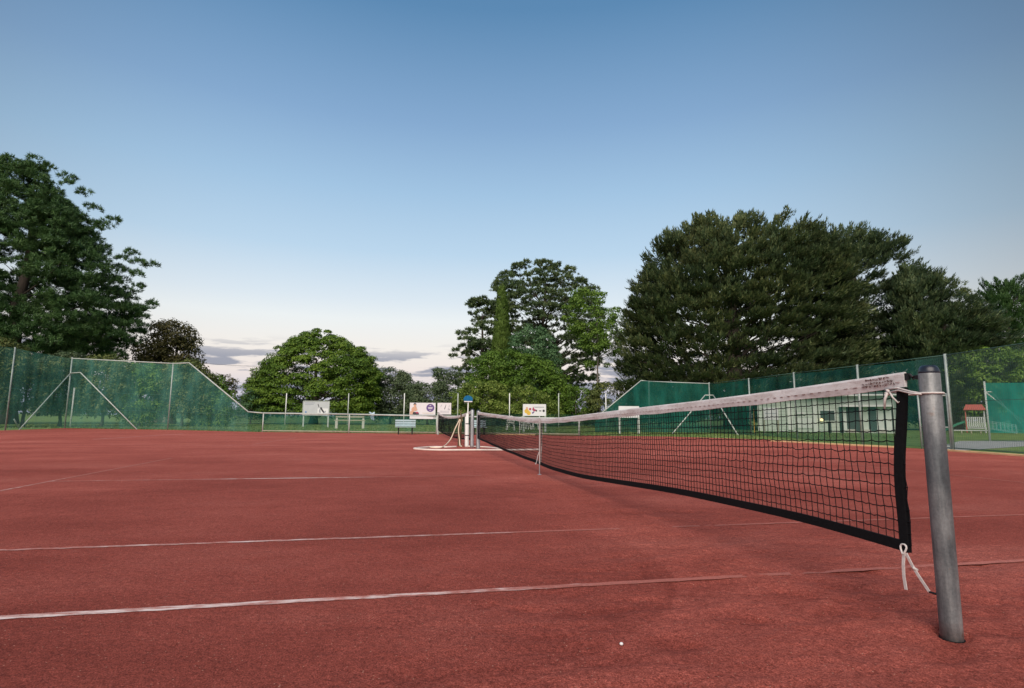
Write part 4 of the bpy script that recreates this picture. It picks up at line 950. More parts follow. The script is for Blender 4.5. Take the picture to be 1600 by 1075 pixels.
top1 = b+Vector((0.0, -0.1, hs*0.80)); 
o = MB().tube(spl([top1, b+Vector((-0.12, -0.1, hs*0.55)), b+Vector((-0.28, -0.15, 0.18)), G(690, 699, .02), G(672, 699, .02)]), 0.017, 7).build('garden_hose', mat_hose, None, smooth=True)
tag(o, 'cream hose dropping to the left from the tap onto the clay', 'hose', 'hoses at the tap between the courts')
o = MB().tube(spl([top1+Vector((0.02, 0, 0)), b+Vector((-0.03, -0.09, hs*0.5)), b+Vector((0.0, -0.12, 0.2)), G(719, 696.5, .02), G(721.5, 697.3, .02)]), 0.018, 7).build('garden_hose', mat_hose, None, smooth=True)
tag(o, 'short cream hose hanging straight down beside the timber stake', 'hose', 'hoses at the tap between the courts')
o = MB().tube(spl([G(713, 698, .02), G(697, 698.6, .02), G(675, 698.4, .02), G(647.5, 700.6, .02), G(660, 702.2, .02), G(690, 703.2, .02), G(745, 703, .02), G(800, 703, .02), G(843, 702.4, .02)], 10), 0.024, 7).build('garden_hose', mat_hosewhite, None, smooth=True)
tag(o, 'long pale hose looped flat on the clay from the tap to behind the net strap', 'hose', 'hoses at the tap between the courts')
o = MB().tube(spl([G(732, 697.5, .02), G(745, 697.8, .02), G(762, 698.8, .02), G(778, 700.6, .02), G(786, 701.6, .02)], 8), 0.02, 7).build('garden_hose', mat_hosewhite, None, smooth=True)
tag(o, 'short pale hose piece on the clay right of the upright pipe', 'hose', 'hoses at the tap between the courts')

# ------------------------------------------------------------------ fences
def grid_panel(a, b, za, zb, z0=0.03, nu=8, nv=4, wav=0.06, seed=0):
    """slightly billowing cloth sheet between two posts; za, zb: top heights at the ends"""
    rs = np.random.RandomState(seed); mb = MB(); n = (b-a).cross(Vector((0, 0, 1))).normalized()
    for i in range(nu+1):
        for j in range(nv+1):
            u, w = i/nu, j/nv; top = za*(1-u)+zb*u
            p = a.lerp(b, u); sag = -0.03*math.sin(math.pi*u)*w
            q = n*(wav*math.sin(math.pi*u)*math.sin(math.pi*w*0.9+.2)*rs.uniform(.4, 1.4))
            mb.v.append((p.x+q.x, p.y+q.y, z0+(top-z0)*w+sag))
    for i in range(nu):
        for j in range(nv):
            k = i*(nv+1)+j; mb.f.append((k, k+nv+1, k+nv+2, k+1))
    return mb
def off(mb, o):
    mb.v = [(x-o[0], y-o[1], z-o[2]) for x, y, z in mb.v]; return mb
def pole(a, h, r, mat, par, o, name='post'):
    return off(MB().tube([(a.x, a.y, -0.05), (a.x, a.y, h)], r, 8), o).build(name, mat, par, smooth=True)
def rail(a, b, r, mat, par, o, name='rail'):
    return off(MB().tube([a, b], r, 7), o).build(name, mat, par, smooth=True)
Z3 = lambda p, z: Vector((p.x, p.y, z))

# left tall fence: runs from beside the camera to the far corner
A = G(-420, 690); A = Vector((-21.15, 14.5, 0)); B = G(8, 672.5); C = G(101, 669)
hA, hB, hC = 3.9, HGT(B, 544), HGT(C, 560)
t = thing('court_fence', 'tall side fence of green shade cloth at the left edge of the court', 'fence', C); o = C
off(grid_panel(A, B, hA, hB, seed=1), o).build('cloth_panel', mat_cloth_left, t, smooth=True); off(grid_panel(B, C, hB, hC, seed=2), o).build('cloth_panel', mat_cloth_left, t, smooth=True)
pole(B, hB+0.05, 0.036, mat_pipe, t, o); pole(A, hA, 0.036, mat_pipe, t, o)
m1 = P(95, 588, 33.3); m2 = G(30, 671.5)
rail(Z3(C, HGT(C, 583)), m2, 0.031, mat_palepipe, t, o, 'brace')
rail(Z3(A, hA*0.55), Z3(C, hC*0.5), 0.008, mat_wire, t, o, 'tension_wire')
rail(G(20, 671.8)+Vector((0, 0, .55)), G(31, 671.3), 0.035, mat_pipe, t, o, 'brace')
# left back corner, ramping down to the low fence
D = G(262, 671.5); E = G(287, 672); Fp = G(410, 675.2)
hD, hE, hF = HGT(D, 568), HGT(E, 567), HGT(Fp, 645.5)
t = thing('court_fence', 'tall corner fence of green cloth with its top rail slanting down to the low fence', 'fence', C); o = C
off(grid_panel(C, D, hC, hD, seed=3), o).build('cloth_panel', mat_cloth_left, t, smooth=True)
off(grid_panel(D, E, hD, hE, nu=2, seed=4), o).build('cloth_panel', mat_cloth_left, t, smooth=True)
Em = G(386, 674.7)
off(grid_panel(E, Em, hE, HGT(Em, 643.5), nu=10, seed=5), o).build('cloth_panel', mat_cloth_left, t, smooth=True)
off(grid_panel(Em, Fp, HGT(Em, 643.5), hF, nu=2, nv=2, seed=6), o).build('cloth_panel', mat_cloth_low, t, smooth=True)
pole(C, hC+0.08, 0.042, mat_pipe, t, o); pole(D, hD+0.04, 0.038, mat_pipe, t, o); pole(Fp, hF, 0.031, mat_palepipe, t, o)
rail(Z3(C, hC), Z3(D, hD), 0.031, mat_palepipe, t, o, 'top_rail'); rail(Z3(D, hD), Z3(E, hE), 0.031, mat_palepipe, t, o, 'top_rail')
rail(Z3(E, hE), Z3(Em, HGT(Em, 643.5)), 0.034, mat_palepipe, t, o, 'slanting_rail'); rail(Z3(Em, HGT(Em, 643.5)), Z3(Fp, hF), 0.031, mat_palepipe, t, o, 'top_rail')
br1 = C.lerp(D, 0.10); rail(Z3(C, HGT(C, 583)), Z3(br1, HGT(br1, 582)), 0.031, mat_palepipe, t, o, 'brace'); rail(Z3(br1, HGT(br1, 582)), G(214, 671), 0.031, mat_palepipe, t, o, 'brace')
for fz in (0.27, 0.52, 0.03): rail(Z3(C, hC*fz), Z3(D, hD*fz), 0.007, mat_wire, t, o, 'tension_wire'); rail(Z3(D, hD*fz), Z3(Em, hD*fz*.35 if fz > .3 else hD*fz*.8), 0.007, mat_wire, t, o, 'tension_wire')
# low fence along the back of the courts
pts = [(410, 675.2, 645.5), (545, 676.6, 647.3), (682, 678, 650.2), (812, 679.6, 652.5), (905, 681, 654.2)]
t = thing('low_fence', 'low green mesh fence with pale pipe rails along the back of the clay', 'fence', Fp); o = Fp
prev = None
for i, (x, yb_, yt) in enumerate(pts):
    q = G(x, yb_); h = HGT(q, yt)
    if i: pole(q, h, 0.035, mat_palepipe, t, o)
    if prev:
        a, ha = prev
        off(grid_panel(a, q, ha-.04, h-.04, nu=6, nv=2, wav=0.01, seed=20+i), o).build('mesh_panel', mat_cloth_low, t, smooth=True)
        rail(Z3(a, ha), Z3(q, h), 0.038, mat_palepipe, t, o, 'top_rail'); rail(Z3(a, 0.07), Z3(q, 0.07), 0.03, mat_wood, t, o, 'bottom_rail')
    prev = (q, h)
# right back corner: rail climbing from the low fence to the tall corner
a0 = G(905, 681); r0 = GD(930, 33.5); r1 = GD(1003, 34.5); r1b = GD(1015, 34.6); r2 = GD(1110, 34.5)
t = thing('court_fence', 'tall dark green corner fence with a rail climbing from the low fence, right of centre', 'fence', r2); o = r2
h0, h1, h1b, h2 = HGT(r0, 653.5), HGT(r1, 594.5), HGT(r1b, 596), HGT(r2, 599.5)
off(grid_panel(a0, r0, HGT(a0, 654.2), h0, nu=2, seed=30), o).build('cloth_panel', mat_cloth_low, t, smooth=True)
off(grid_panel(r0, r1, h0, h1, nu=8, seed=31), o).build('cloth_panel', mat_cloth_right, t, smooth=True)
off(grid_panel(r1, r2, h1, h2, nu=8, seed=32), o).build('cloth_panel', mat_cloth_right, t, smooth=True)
rail(Z3(a0, HGT(a0, 654.2)), Z3(r0, h0), 0.035, mat_palepipe, t, o, 'top_rail'); rail(Z3(r0, h0), Z3(r1, h1), 0.031, mat_palepipe, t, o, 'slanting_rail')
rail(Z3(r1, h1), Z3(r1b, h1b), 0.031, mat_palepipe, t, o, 'top_rail'); rail(Z3(r1b, h1b), Z3(r2, h2), 0.031, mat_palepipe, t, o, 'top_rail')
pole(r1b, h1b+.03, 0.05, mat_palepipe, t, o); pole(r2, h2+0.08, 0.042, mat_pipe, t, o)
rl = GD(1103, 33.9); rr_ = GD(1116, 33.9); zl = HGT(rl, 617.5)
rail(Z3(rl, zl), Z3(rr_, zl), 0.035, mat_palepipe, t, o, 'brace'); rail(Z3(rl, zl), GD(1050, 32.5), 0.035, mat_palepipe, t, o, 'brace'); rail(Z3(rr_, zl), GD(1152, 30.5), 0.035, mat_palepipe, t, o, 'brace')
# right side fence with posts towards the camera
sp_ = [(1110, None, 599.5), (1174, 681.0, 592), (1246, 686.0, 583), (1348, 694.0, 571.5), (1490, 703.2, 555)]
t = thing('court_fence', 'tall side fence of dark green cloth running along the right of the courts', 'fence', r2); o = r2
prev = (r2, h2); last = None
for i, (x, yb_, yt) in enumerate(sp_[1:]):
    q = G(x, yb_); h = HGT(q, yt)
    a, ha = prev
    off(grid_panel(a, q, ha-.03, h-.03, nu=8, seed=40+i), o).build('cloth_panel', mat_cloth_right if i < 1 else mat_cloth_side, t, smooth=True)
    pole(q, h+0.04, 0.042, mat_pipe, t, o); rail(Z3(a, ha), Z3(q, h), 0.012, mat_wire, t, o, 'top_wire')
    prev = (q, h)
G1, hG1 = prev
# gate beside the near side-fence post
t = thing('court_gate', 'pipe framed gate in the right side fence behind the near net post', 'gate', G1); o = G1
ga = G(1441, 700.5); hg = HGT(ga, 617)
for p_ in (ga, G1.lerp(ga, 0.06)): pole(p_, hg, 0.028, mat_pipe, t, o, 'gate_stile')
for fz in (1.0, 0.97, 0.4, 0.06): rail(Z3(ga, hg*fz), Z3(G1.lerp(ga, .06), hg*fz), 0.02, mat_pipe, t, o, 'gate_rail')
# wire mesh bay nearest the camera
G2 = Vector((G1.x-0.75, G1.y-4.2, 0)); G3 = Vector((G2.x-0.4, G2.y-6, 0)); hG2 = hG1+0.05
t = thing('wire_fence', 'chain wire fence bay at the far right edge, right of the tallest side post', 'fence', G1); o = G1
def chain_mesh(a, b, h, pitch=0.065, r=0.0042):
    d = (b-a); L = d.length; d.normalize(); n = d.cross(Vector((0, 0, 1)))
    segs = []; k = int(L/pitch)+1; m_ = int(h/pitch)
    V, F = [], []
    for i in range(k):
        for s in (0, 1):
            pts_ = []
            for j in range(m_+1):
                u = (i+(0.5 if (j+s) % 2 else 0.0)*(1 if s == 0 else 1))*pitch
                if s: u = (i+1-(0.5 if j % 2 == 0 else 0.0)-(0.0))*pitch if False else (i+(0.5 if j % 2 == 0 else 1.0))*pitch
                pts_.append(np.array(a)+np.array(d)*min(u, L)+np.array([0, 0, 0.03+j*h/m_])+np.array(n)*(0.006*(1 if j % 2 else -1)*(1 if s else -1)))
            pts_ = np.array(pts_); base = len(V)*3
            for q in pts_:
                V.append([q+np.array(d)*r, q-np.array(d)*r*.5+np.array(n)*r*.87, q-np.array(d)*r*.5-np.array(n)*r*.87])
            for j in range(m_):
                for c in range(3):
                    A_ = base+j*3+c; B_ = base+j*3+(c+1) % 3; F.append((A_, B_, B_+3, A_+3))
    return np.array(V).reshape(-1, 3), np.array(F)
v, f = chain_mesh(G1, G2, hG1)
ob = np_mesh('wire_netting', v-np.array(o), f, mat_wire, t); ob['kind'] = 'stuff'
v, f = chain_mesh(ga, G1, hG1-0.02)
ob = np_mesh('wire_netting', v-np.array(o), f, mat_wire, t); ob['kind'] = 'stuff'
pole(G2, hG2, 0.042, mat_pipe, t, o)
rail(Z3(G1, hG1), Z3(G2, hG2), 0.012, mat_wire, t, o, 'top_wire'); rail(Z3(G1, hG1*.5), Z3(G2, hG2*.5), 0.006, mat_wire, t, o, 'tension_wire'); rail(Z3(G1, .06), Z3(G2, .06), 0.012, mat_wire, t, o, 'bottom_wire')
# second, brighter cloth fence outside the path
k1 = G(1547, 689); kh = HGT(k1, 598); k2 = G(1680, 692); 
t = thing('outer_fence', 'bright teal cloth fence with braced end post at the right edge, beyond the path', 'fence', k1); o = k1
off(grid_panel(k1, k2, kh, kh, nu=6, seed=60, z0=.35), o).build('cloth_panel', mat_cloth_bright, t, smooth=True)
pole(k1, kh+.06, 0.035, mat_palepipe, t, o)
rail(Z3(k1, kh*.84), G(1640, 691), 0.028, mat_palepipe, t, o, 'brace'); q = k1.lerp(k2, .08); rail(Z3(q, kh*.84), G(1618, 687), 0.022, mat_palepipe, t, o, 'brace'); rail(Z3(k1, kh*.84), Z3(q, kh*.84), 0.022, mat_palepipe, t, o, 'brace')
# far fence behind the verge
ff = [(345, 51), (446, 50), (543.5, 50), (631, 49.5), (715, 49.5), (796, 49), (873, 48.5), (947, 48)]
bs = [GD(x, d) for x, d in ff]
t = thing('boundary_fence', 'tall dark mesh fence with thin white posts behind the benches and signs', 'fence', bs[1]); o = bs[1]
for i in range(len(bs)):
    h = HGT(bs[i], 614.5)
    pole(bs[i], h, 0.045, mat_white if i % 2 else mat_palepipe, t, o)
    if i:
        off(grid_panel(bs[i-1], bs[i], 1.15, 1.15, nu=4, nv=2, wav=0.01, z0=0.22, seed=70+i), o).build('windbreak_panel', mat_cloth_far, t, smooth=True)
for x, d, yt in ((112, 37, 606), (230, 40, 640)):
    q = GD(x, d)
    ob = MB().tube([(0, 0, -.03), (0, 0, HGT(q, yt))], 0.05, 8).build('marker_post', mat_white, None, smooth=True); ob.location = q
    tag(ob, 'thin white marker post just right of the left corner pole' if x < 200 else 'short white marker post left of the beige shed', 'post')

# ------------------------------------------------------------------ signs
def sign_frame(x0, x1, yt, yb_, d):              # local frame of a board facing the camera: origin, right, width, height
    a = P(x0, (yt+yb_)/2, d); b = P(x1, (yt+yb_)/2, d); a.z = b.z = 0
    tl = P(x0, yt, d).z; bl = P(x0, yb_, d).z
    return a, (b-a).normalized(), (b-a).length, bl, tl
class Sign:
    def __init__(s, label, x0, x1, yt, yb_, d, mat, posts=0, pm=mat_palepipe):
        a, s.r, s.w, s.z0, s.z1 = sign_frame(x0, x1, yt, yb_, d); s.a = a; s.n = s.r.cross(Vector((0, 0, 1))).normalized()
        if s.n.dot(CAM-a) < 0: s.n = -s.n
        s.t = thing('sign', label, 'sign', a+s.r*s.w/2); s.o = s.t.location.copy(); s.k = 0
        off(MB().beam(Z3(a, (s.z0+s.z1)/2), Z3(a+s.r*s.w, (s.z0+s.z1)/2), 0.03, s.z1-s.z0), s.o).build('board', mat, s.t, bevel=0.004)
        if posts:
            for u in (0.03, 0.97):
                q = a+s.r*s.w*u-s.n*0.05; off(MB().box((q.x, q.y, s.z1/2-.02), (0.10, 0.08, s.z1)), s.o).build('post', pm, s.t)
    def pt(s, u, v, lift=0.0): return s.a+s.r*(s.w*u)+Vector((0, 0, s.z1-(s.z1-s.z0)*v))+s.n*(0.016+lift)
    def shape(s, pts, mat, name='printed_mark', lift=None):
        s.k += 1; l = 0.002*s.k if lift is None else lift
        mb = MB().poly([s.pt(u, v, l) for u, v in pts]); 
        return off(mb, s.o).build(name, mat, s.t)
    def rect(s, u0, v0, u1, v1, mat, name='printed_mark'): return s.shape([(u0, v1), (u1, v1), (u1, v0), (u0, v0)], mat, name)
    def disc(s, u, v, r, mat, n=20, name='printed_mark'):
        k = s.w/(s.z1-s.z0); return s.shape([(u+r*math.cos(-a), v+r*k*math.sin(-a)) for a in np.linspace(0, 2*math.pi, n, endpoint=False)], mat, name)
    def frame(s, mat, w=0.02):
        for (u0, v0, u1, v1) in ((0, 0, 1, 0), (0, 1, 1, 1), (0, 0, 0, 1), (1, 0, 1, 1)):
            off(MB().beam(s.pt(u0, v0, .004), s.pt(u1, v1, .004), w*2, w*2), s.o).build('frame', mat, s.t)
    def text(s, u, v, h, body, mat, name='lettering', shear=0.0, align='CENTER'):
        cu = bpy.data.curves.new(name, 'FONT'); cu.body = body; cu.size = h; cu.align_x = align; cu.align_y = 'CENTER'; cu.shear = shear
        tmp = bpy.data.objects.new(name, cu); COL.objects.link(tmp)
        dg = bpy.context.evaluated_depsgraph_get(); me = bpy.data.meshes.new_from_object(tmp.evaluated_get(dg)); bpy.data.objects.remove(tmp)
        me.materials.clear(); me.materials.append(mat); ob = bpy.data.objects.new(name, me); COL.objects.link(ob); ob.parent = s.t
        s.k += 1; p_ = s.pt(u, v, 0.002*s.k)-s.o; M4 = Matrix((s.r, Vector((0, 0, 1)), s.n)).transposed().to_4x4(); M4.translation = p_; ob.matrix_local = M4
s = Sign('grey advertising board with a leaping figure, on two posts left of the pale bench', 473.5, 514.5, 626.5, 648.5, 43, mat_boardgrey, 1)
s.frame(mat_palepipe, 0.02)
for v, u1 in ((.13, .45), (.23, .40)): s.rect(.06, v-.02, u1, v+.02, mat_print_grey)
s.rect(.56, .52, .96, .93, mat_board); s.rect(.04, .90, .96, .955, mat_board)
s.shape([(.555, .22), (.58, .2), (.62, .40), (.60, .44)], mat_print_dark); s.disc(.69, .50, .035, mat_print_dark); s.shape([(.66, .52), (.72, .50), (.80, .70), (.84, .80), (.80, .86), (.74, .74)], mat_print_dark); s.shape([(.80, .80), (.87, .68), (.88, .74), (.84, .86)], mat_print_grey); s.shape([(.62, .62), (.67, .54), (.68, .82), (.62, .8)], mat_print_grey)
s.disc(.12, .78, .03, mat_print_blue)
s = Sign('long white sign with a seated figure and round purple emblem on the low fence', 640.2, 680.5, 629.2, 648.0, 28.6, mat_board)
s.disc(.80, .42, .155, mat_print_purple, 26)
s.rect(.71, .36, .89, .41, mat_board); s.rect(.72, .45, .88, .50, mat_board); s.rect(.77, .20, .83, .25, mat_board); s.rect(.77, .60, .83, .64, mat_board)
s.disc(.20, .14, .055, mat_print_dark); s.disc(.205, .24, .05, mat_print_skin); s.shape([(.07, .50), (.13, .34), (.26, .34), (.30, .60), (.22, .68), (.08, .68)], mat_print_skin); s.shape([(.01, .97), (.03, .70), (.16, .66), (.20, .8), (.14, .97)], mat_print_skin); s.shape([(.12, .97), (.14, .78), (.26, .76), (.36, .84), (.36, .97)], mat_print_dark); s.shape([(.22, .80), (.31, .74), (.37, .85), (.30, .9)], mat_print_red)
s.rect(.5, .85, .92, .865, mat_print_yellow)
s = Sign('white sign with slanted black lettering, right next to the purple emblem sign', 683.5, 705.0, 629.4, 648.0, 28.5, mat_board)
s.text(.24, .27, .17, 'f', mat_print_grey, shear=.3); s.text(.52, .36, .36, 'i', mat_print_dark, shear=.3); s.text(.82, .30, .17, 'l', mat_print_grey, shear=.3); s.text(.82, .53, .14, 'fe', mat_print_grey, shear=.2)
for k_ in range(3): s.rect(.2, .68+.06*k_, .85, .69+.06*k_, mat_print_grey)
s.rect(.02, .96, .98, .99, mat_print_dark)
s = Sign('blank white strip board fixed along the low fence rail under the purple emblem sign', 640.2, 704.5, 649.6, 654.4, 28.45, mat_board)
s.rect(.01, .05, .99, .15, mat_print_grey)
s = Sign('white sign with bright yellow and red print behind the near net', 817.2, 853.0, 631.3, 649.8, 33.0, mat_board, 1)
s.disc(.16, .60, .10, mat_print_yellow); s.disc(.25, .76, .09, mat_print_yellow); s.disc(.17, .34, .05, mat_print_skin); s.disc(.31, .42, .05, mat_print_red); s.shape([(.44, .2), (.50, .42), (.62, .5), (.48, .62), (.40, .48)], mat_print_red); s.shape([(.38, .72), (.46, .62), (.5, .66), (.42, .82)], mat_print_purple)
s.disc(.58, .55, .035, mat_print_dark); s.rect(.70, .53, .80, .59, mat_print_dark); s.disc(.90, .55, .05, mat_print_dark); s.rect(.48, .22, .92, .26, mat_print_grey)
s = Sign('plain white sign on two posts at the foot of the slanting corner rail', 967, 998.5, 634.5, 652.5, 31.5, mat_board, 1)
s.rect(.05, .62, .95, .64, mat_print_grey)
s = Sign('square white notice board on posts left of the clubhouse, seen through the net', 1193, 1216, 637, 656, 35, mat_board, 1, mat_wood)
s.rect(.1, .45, .9, .5, mat_print_grey)

# ------------------------------------------------------------------ benches, chairs, cloth
def slat_bench(px, base_py, wpx, label, d=28.4):
    b = G(px, base_py) if base_py else GD(px, d); w = wpx*(b-CAM).dot(FW)/FPX
    t = thing('park_bench', label, 'bench', b, -R(12)*0, 'blue slatted benches facing the courts')
    for z in (0.66, 0.55, 0.44): MB().box((0, -0.0+0.06*(z-.4), z), (w, 0.03, 0.085)).build('back_slat', mat_blueslat, t, bevel=0.006)
    for y in (-0.10, -0.22, -0.34): MB().box((0, y, 0.36), (w, 0.10, 0.03)).build('seat_slat', mat_blueslat, t, bevel=0.006)
    for sx in (-1, 1):
        x = sx*w*0.33
        MB().box((x, -0.20, 0.17), (0.06, 0.07, 0.36)).build('leg', mat_blacksteel, t)
        mb = MB(); mb.beam((x, 0.045, 0.34), (x, 0.03, 0.70), 0.05, 0.03, up=(0, 1, 0)); mb.box((x, -0.17, 0.325), (0.05, 0.44, 0.035)); mb.build('bracket', mat_blacksteel, t)
    return t
slat_bench(633, 678.8, 31.5, 'blue slatted bench on black legs, left of the far net post')
slat_bench(748, 679.4, 22, 'blue slatted bench partly hidden behind the near net far post')
b = GD(547, 38.5); k_ = 38.5/FPX
t = thing('timber_bench', 'pale timber bench on white concrete supports behind the low fence', 'bench', b)
for x in (-19.5, 20.5):
    mb = MB(); mb.box((x*k_, 0, 0.27), (0.17, 0.36, 0.54)); mb.box((x*k_-.01, 0.14, 0.62), (0.13, 0.12, 0.22)); mb.build('support', mat_concrete, t, bevel=0.02)
for y in (-0.1, 0.1): MB().box((0, y, 0.565), (47*k_, 0.17, 0.06)).build('seat_plank', mat_wood, t, bevel=0.006)
MB().box((0, 0.06, 0.80), (43*k_, 0.05, 0.10)).build('back_plank', mat_wood, t, bevel=0.006)
# cloth hanging on the fence rail
b = G(578, 676.8); hr = HGT(b, 648); rs = np.random.RandomState(5)
mb = MB(); nx, nz_ = 8, 7
for i in range(nx+1):
    for j in range(nz_+1):
        u, w = i/nx, j/nz_
        mb.v.append((0.05+(u-.5)*0.28*(1-0.55*w)+0.10*w+.02*math.sin(w*7), -0.06-0.05*math.sin(u*9+w*2)*(.3+w), 0.12-0.40*w+0.03*math.sin(u*8)))
for i in range(nx):
    for j in range(nz_): k_ = i*(nz_+1)+j; mb.f.append((k_, k_+1, k_+nz_+2, k_+nz_+1))
ob = mb.build('cloth', mat_bag, None, smooth=True); ob.location = Z3(b, hr); sm = ob.modifiers.new('thickness', 'SOLIDIFY'); sm.thickness = 0.012
tag(ob, 'pale blue cloth hanging over the low fence rail right of the timber bench', 'cloth')
# white slatted plastic chair and table group behind the low fence
def plastic_chair(px, d, rz, label):
    b = GD(px, d); t = thing('plastic_chair', label, 'chair', b, rz, 'white plastic garden chairs behind the low fence')
    MB().box((0, 0, 0.43), (0.46, 0.45, 0.04)).build('seat', mat_plastic, t, bevel=0.012)
    for sx in (-1, 1):
        for sy in (-1, 1): MB().beam((sx*0.20, sy*0.19, 0.42), (sx*0.25, sy*0.24, 0.0), 0.05, 0.05, up=(0, 1, 0)).build('leg', mat_plastic, t)
        MB().tube([(sx*.24, -.2, .44), (sx*.25, -.22, .64), (sx*.25, .05, .66), (sx*.22, .24, .62)], 0.022, 6).build('armrest', mat_plastic, t, smooth=True)
    mb = MB(); arc = [(-.22, .24, .42), (-.23, .27, .65), (-.20, .29, .82), (-.11, .31, .90), (0, .31, .93), (.11, .31, .90), (.20, .29, .82), (.23, .27, .65), (.22, .24, .42)]
    mb.tube(arc, 0.028, 6); mb.build('back_frame', mat_plastic, t, smooth=True)
    for z in (.52, .62, .72, .81): MB().box((0, .26+.06*(z-.42), z), (.42, .025, .06)).build('back_slat', mat_plastic, t)
    return t
plastic_chair(797.5, 38, R(178), 'white plastic chair with slatted back, seen through the near net left part')
plastic_chair(822, 40, R(120), 'white plastic chair at the left side of the small garden table')
plastic_chair(836, 40.5, R(-100), 'white plastic chair at the right side of the small garden table')
t = thing('garden_table', 'small white garden table behind the low fence, between two plastic chairs', 'table', GD(829, 40.3))
MB().lathe((0, 0, 0), [(0.0, .68), (.36, .68), (.37, .70), (.36, .72), (0, .72)], 16).build('tabletop', mat_plastic, t)
for a in range(4): MB().beam((.2*math.cos(a*1.57+.8), .2*math.sin(a*1.57+.8), .68), (.3*math.cos(a*1.57+.8), .3*math.sin(a*1.57+.8), 0), .045, .045).build('leg', mat_plastic, t)

# ------------------------------------------------------------------ clubhouse, shed, playground
def facing(px0, px1, d0, d1):                    # wall line from px0 to px1
    a, b = GD(px0, d0), GD(px1, d1); return a, b, (b-a).normalized(), (b-a).length
a, b, r, L = facing(1184, 1398, 43, 38)
nrm = r.cross(Vector((0, 0, 1))); nrm = nrm if nrm.dot(CAM-a) > 0 else -nrm
hw_ = HGT(b, 618); t = thing('clubhouse', 'pale green weatherboard clubhouse seen through the near net on the right', 'building', a); o = a
ctr = (a+b)/2-nrm*2.5
MW = Matrix((r, -nrm, Vector((0, 0, 1)))).transposed()
wl_ = off(MB().box(Z3(ctr, hw_/2-.03), (L, 5, hw_+.06), M=MW), o).build('wall', mat_wall, t)
def onwall(u0, u1, z0, z1, mat, name, out=0.03, par=None):
    c_ = a+r*(L*(u0+u1)/2)+nrm*(out/2+0.004)
    return off(MB().box(Z3(c_, (z0+z1)/2), (L*(u1-u0), out, z1-z0), M=MW), o).build(name, mat, par or t)
for k_ in range(11):
    z = 0.15+k_*hw_/11.5; onwall(0, .66, z, z+.018, mat_wall, 'weatherboard', .02)
rf = MB(); e0 = a-r*.3+nrm*.6; e1_ = b+r*.3+nrm*.6; e2_ = b+r*.3-nrm*5.4; e3 = a-r*.3-nrm*5.4
rf.box(Z3((e0+e2_)/2, hw_+.12), (L+.6, 6.0, .16), M=MW); off(rf, o).build('roof', mat_roof, t)
rail(Z3(e0+r*L*.45, hw_+.02), Z3(e1_, hw_+.02), 0.06, mat_white, t, o, 'gutter')
u_ = lambda px: (px-1184)/214
onwall(u_(1278), u_(1284), 0, hw_-.05, mat_wallpale, 'column', .14)
onwall(u_(1236), u_(1244), 0.1, hw_-.5, mat_wallpale, 'column', .10)
onwall(u_(1249), u_(1265), hw_*.50, hw_*.54, mat_white, 'window_sill', .10)
w_ = onwall(u_(1287), u_(1313), .75, 1.55, mat_wallpale, 'window', .05); onwall(u_(1289), u_(1311), .80, 1.5, mat_walldark, 'pane', .06, w_)
onwall(u_(1246), u_(1277), .25, .95, mat_wallpale, 'window', .04)
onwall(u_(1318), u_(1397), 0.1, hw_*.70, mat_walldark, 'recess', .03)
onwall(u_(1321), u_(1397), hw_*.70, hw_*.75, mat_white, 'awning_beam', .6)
for x0, x1, mm in ((1324, 1329, mat_wallpale), (1349, 1361, mat_wall), (1373, 1383, mat_wallpale), (1386, 1394, mat_wallpale)):
    dr = onwall(u_(x0), u_(x1), .12, hw_*.70, mm, 'door' if x1-x0 > 6 else 'column', .06)
    if x1-x0 > 6: onwall(u_(x1-2), u_(x1-1), hw_*.32, hw_*.36, mat_brass, 'handle', .10, dr)
for x0 in (1330, 1352, 1374): onwall(u_(x0), u_(x0+12), .0, .22, mat_concrete, 'step', .5)
lamp_m = bpy.data.materials.new('lamp_glow'); lamp_m.use_nodes = True; bs_ = lamp_m.node_tree.nodes['Principled BSDF']; bs_.inputs['Emission Color'].default_value = (1, .72, .35, 1); bs_.inputs['Emission Strength'].default_value = 3; bs_.inputs['Base Color'].default_value = (.8, .6, .3, 1)
c_ = a+r*(L*u_(1291))+nrm*.18; z = HGT(c_, 656)
lp = off(MB().lathe(Z3(c_, z-.09), [(0.03, 0), (.09, .04), (.10, .10), (.07, .16), (.02, .19)], 12), o).build('wall_lamp', lamp_m, t, smooth=True)
q = GD(1305, 37.4); tb = thing('picnic_table', 'dark outdoor table in front of the clubhouse wall below the lit lamp', 'table', q, R(-25))
MB().box((0, 0, .72), (.95, .6, .05)).build('tabletop', mat_walldark, tb)
for sx in (-1, 1): MB().box((sx*.36, 0, .35), (.07, .5, .70)).build('leg', mat_walldark, tb)
q = GD(1178, 36); ob = MB().tube([(0, 0, 0), (0.03, 0, HGT(q, 639))], 0.03, 7).build('marker_stake', mat_print_yellow); ob.location = q; tag(ob, 'thin yellow stake between the side fence post and the white notice board', 'stake')
# shed far left
a, b, r, L = facing(232, 259, 62, 62); nrm = r.cross(Vector((0, 0, 1))); nrm = nrm if nrm.dot(CAM-a) > 0 else -nrm
t = thing('garden_shed', 'small beige shed seen between the trunks behind the left corner fence', 'shed', a); o = a; MW = Matrix((r, -nrm, Vector((0, 0, 1)))).transposed(); hs_ = HGT(a, 641)
off(MB().box(Z3((a+b)/2-nrm*1, hs_/2), (L, 2, hs_), M=MW), o).build('wall', mat_shed, t)
off(MB().box(Z3((a+b)/2-nrm*1, hs_+.06), (L+.4, 2.4, .12), M=MW), o).build('roof', mat_roof, t)
off(MB().box(Z3(a+r*L*.68+nrm*.02, .9), (L*.3, .05, 1.75), M=MW), o).build('door', mat_brown, t)
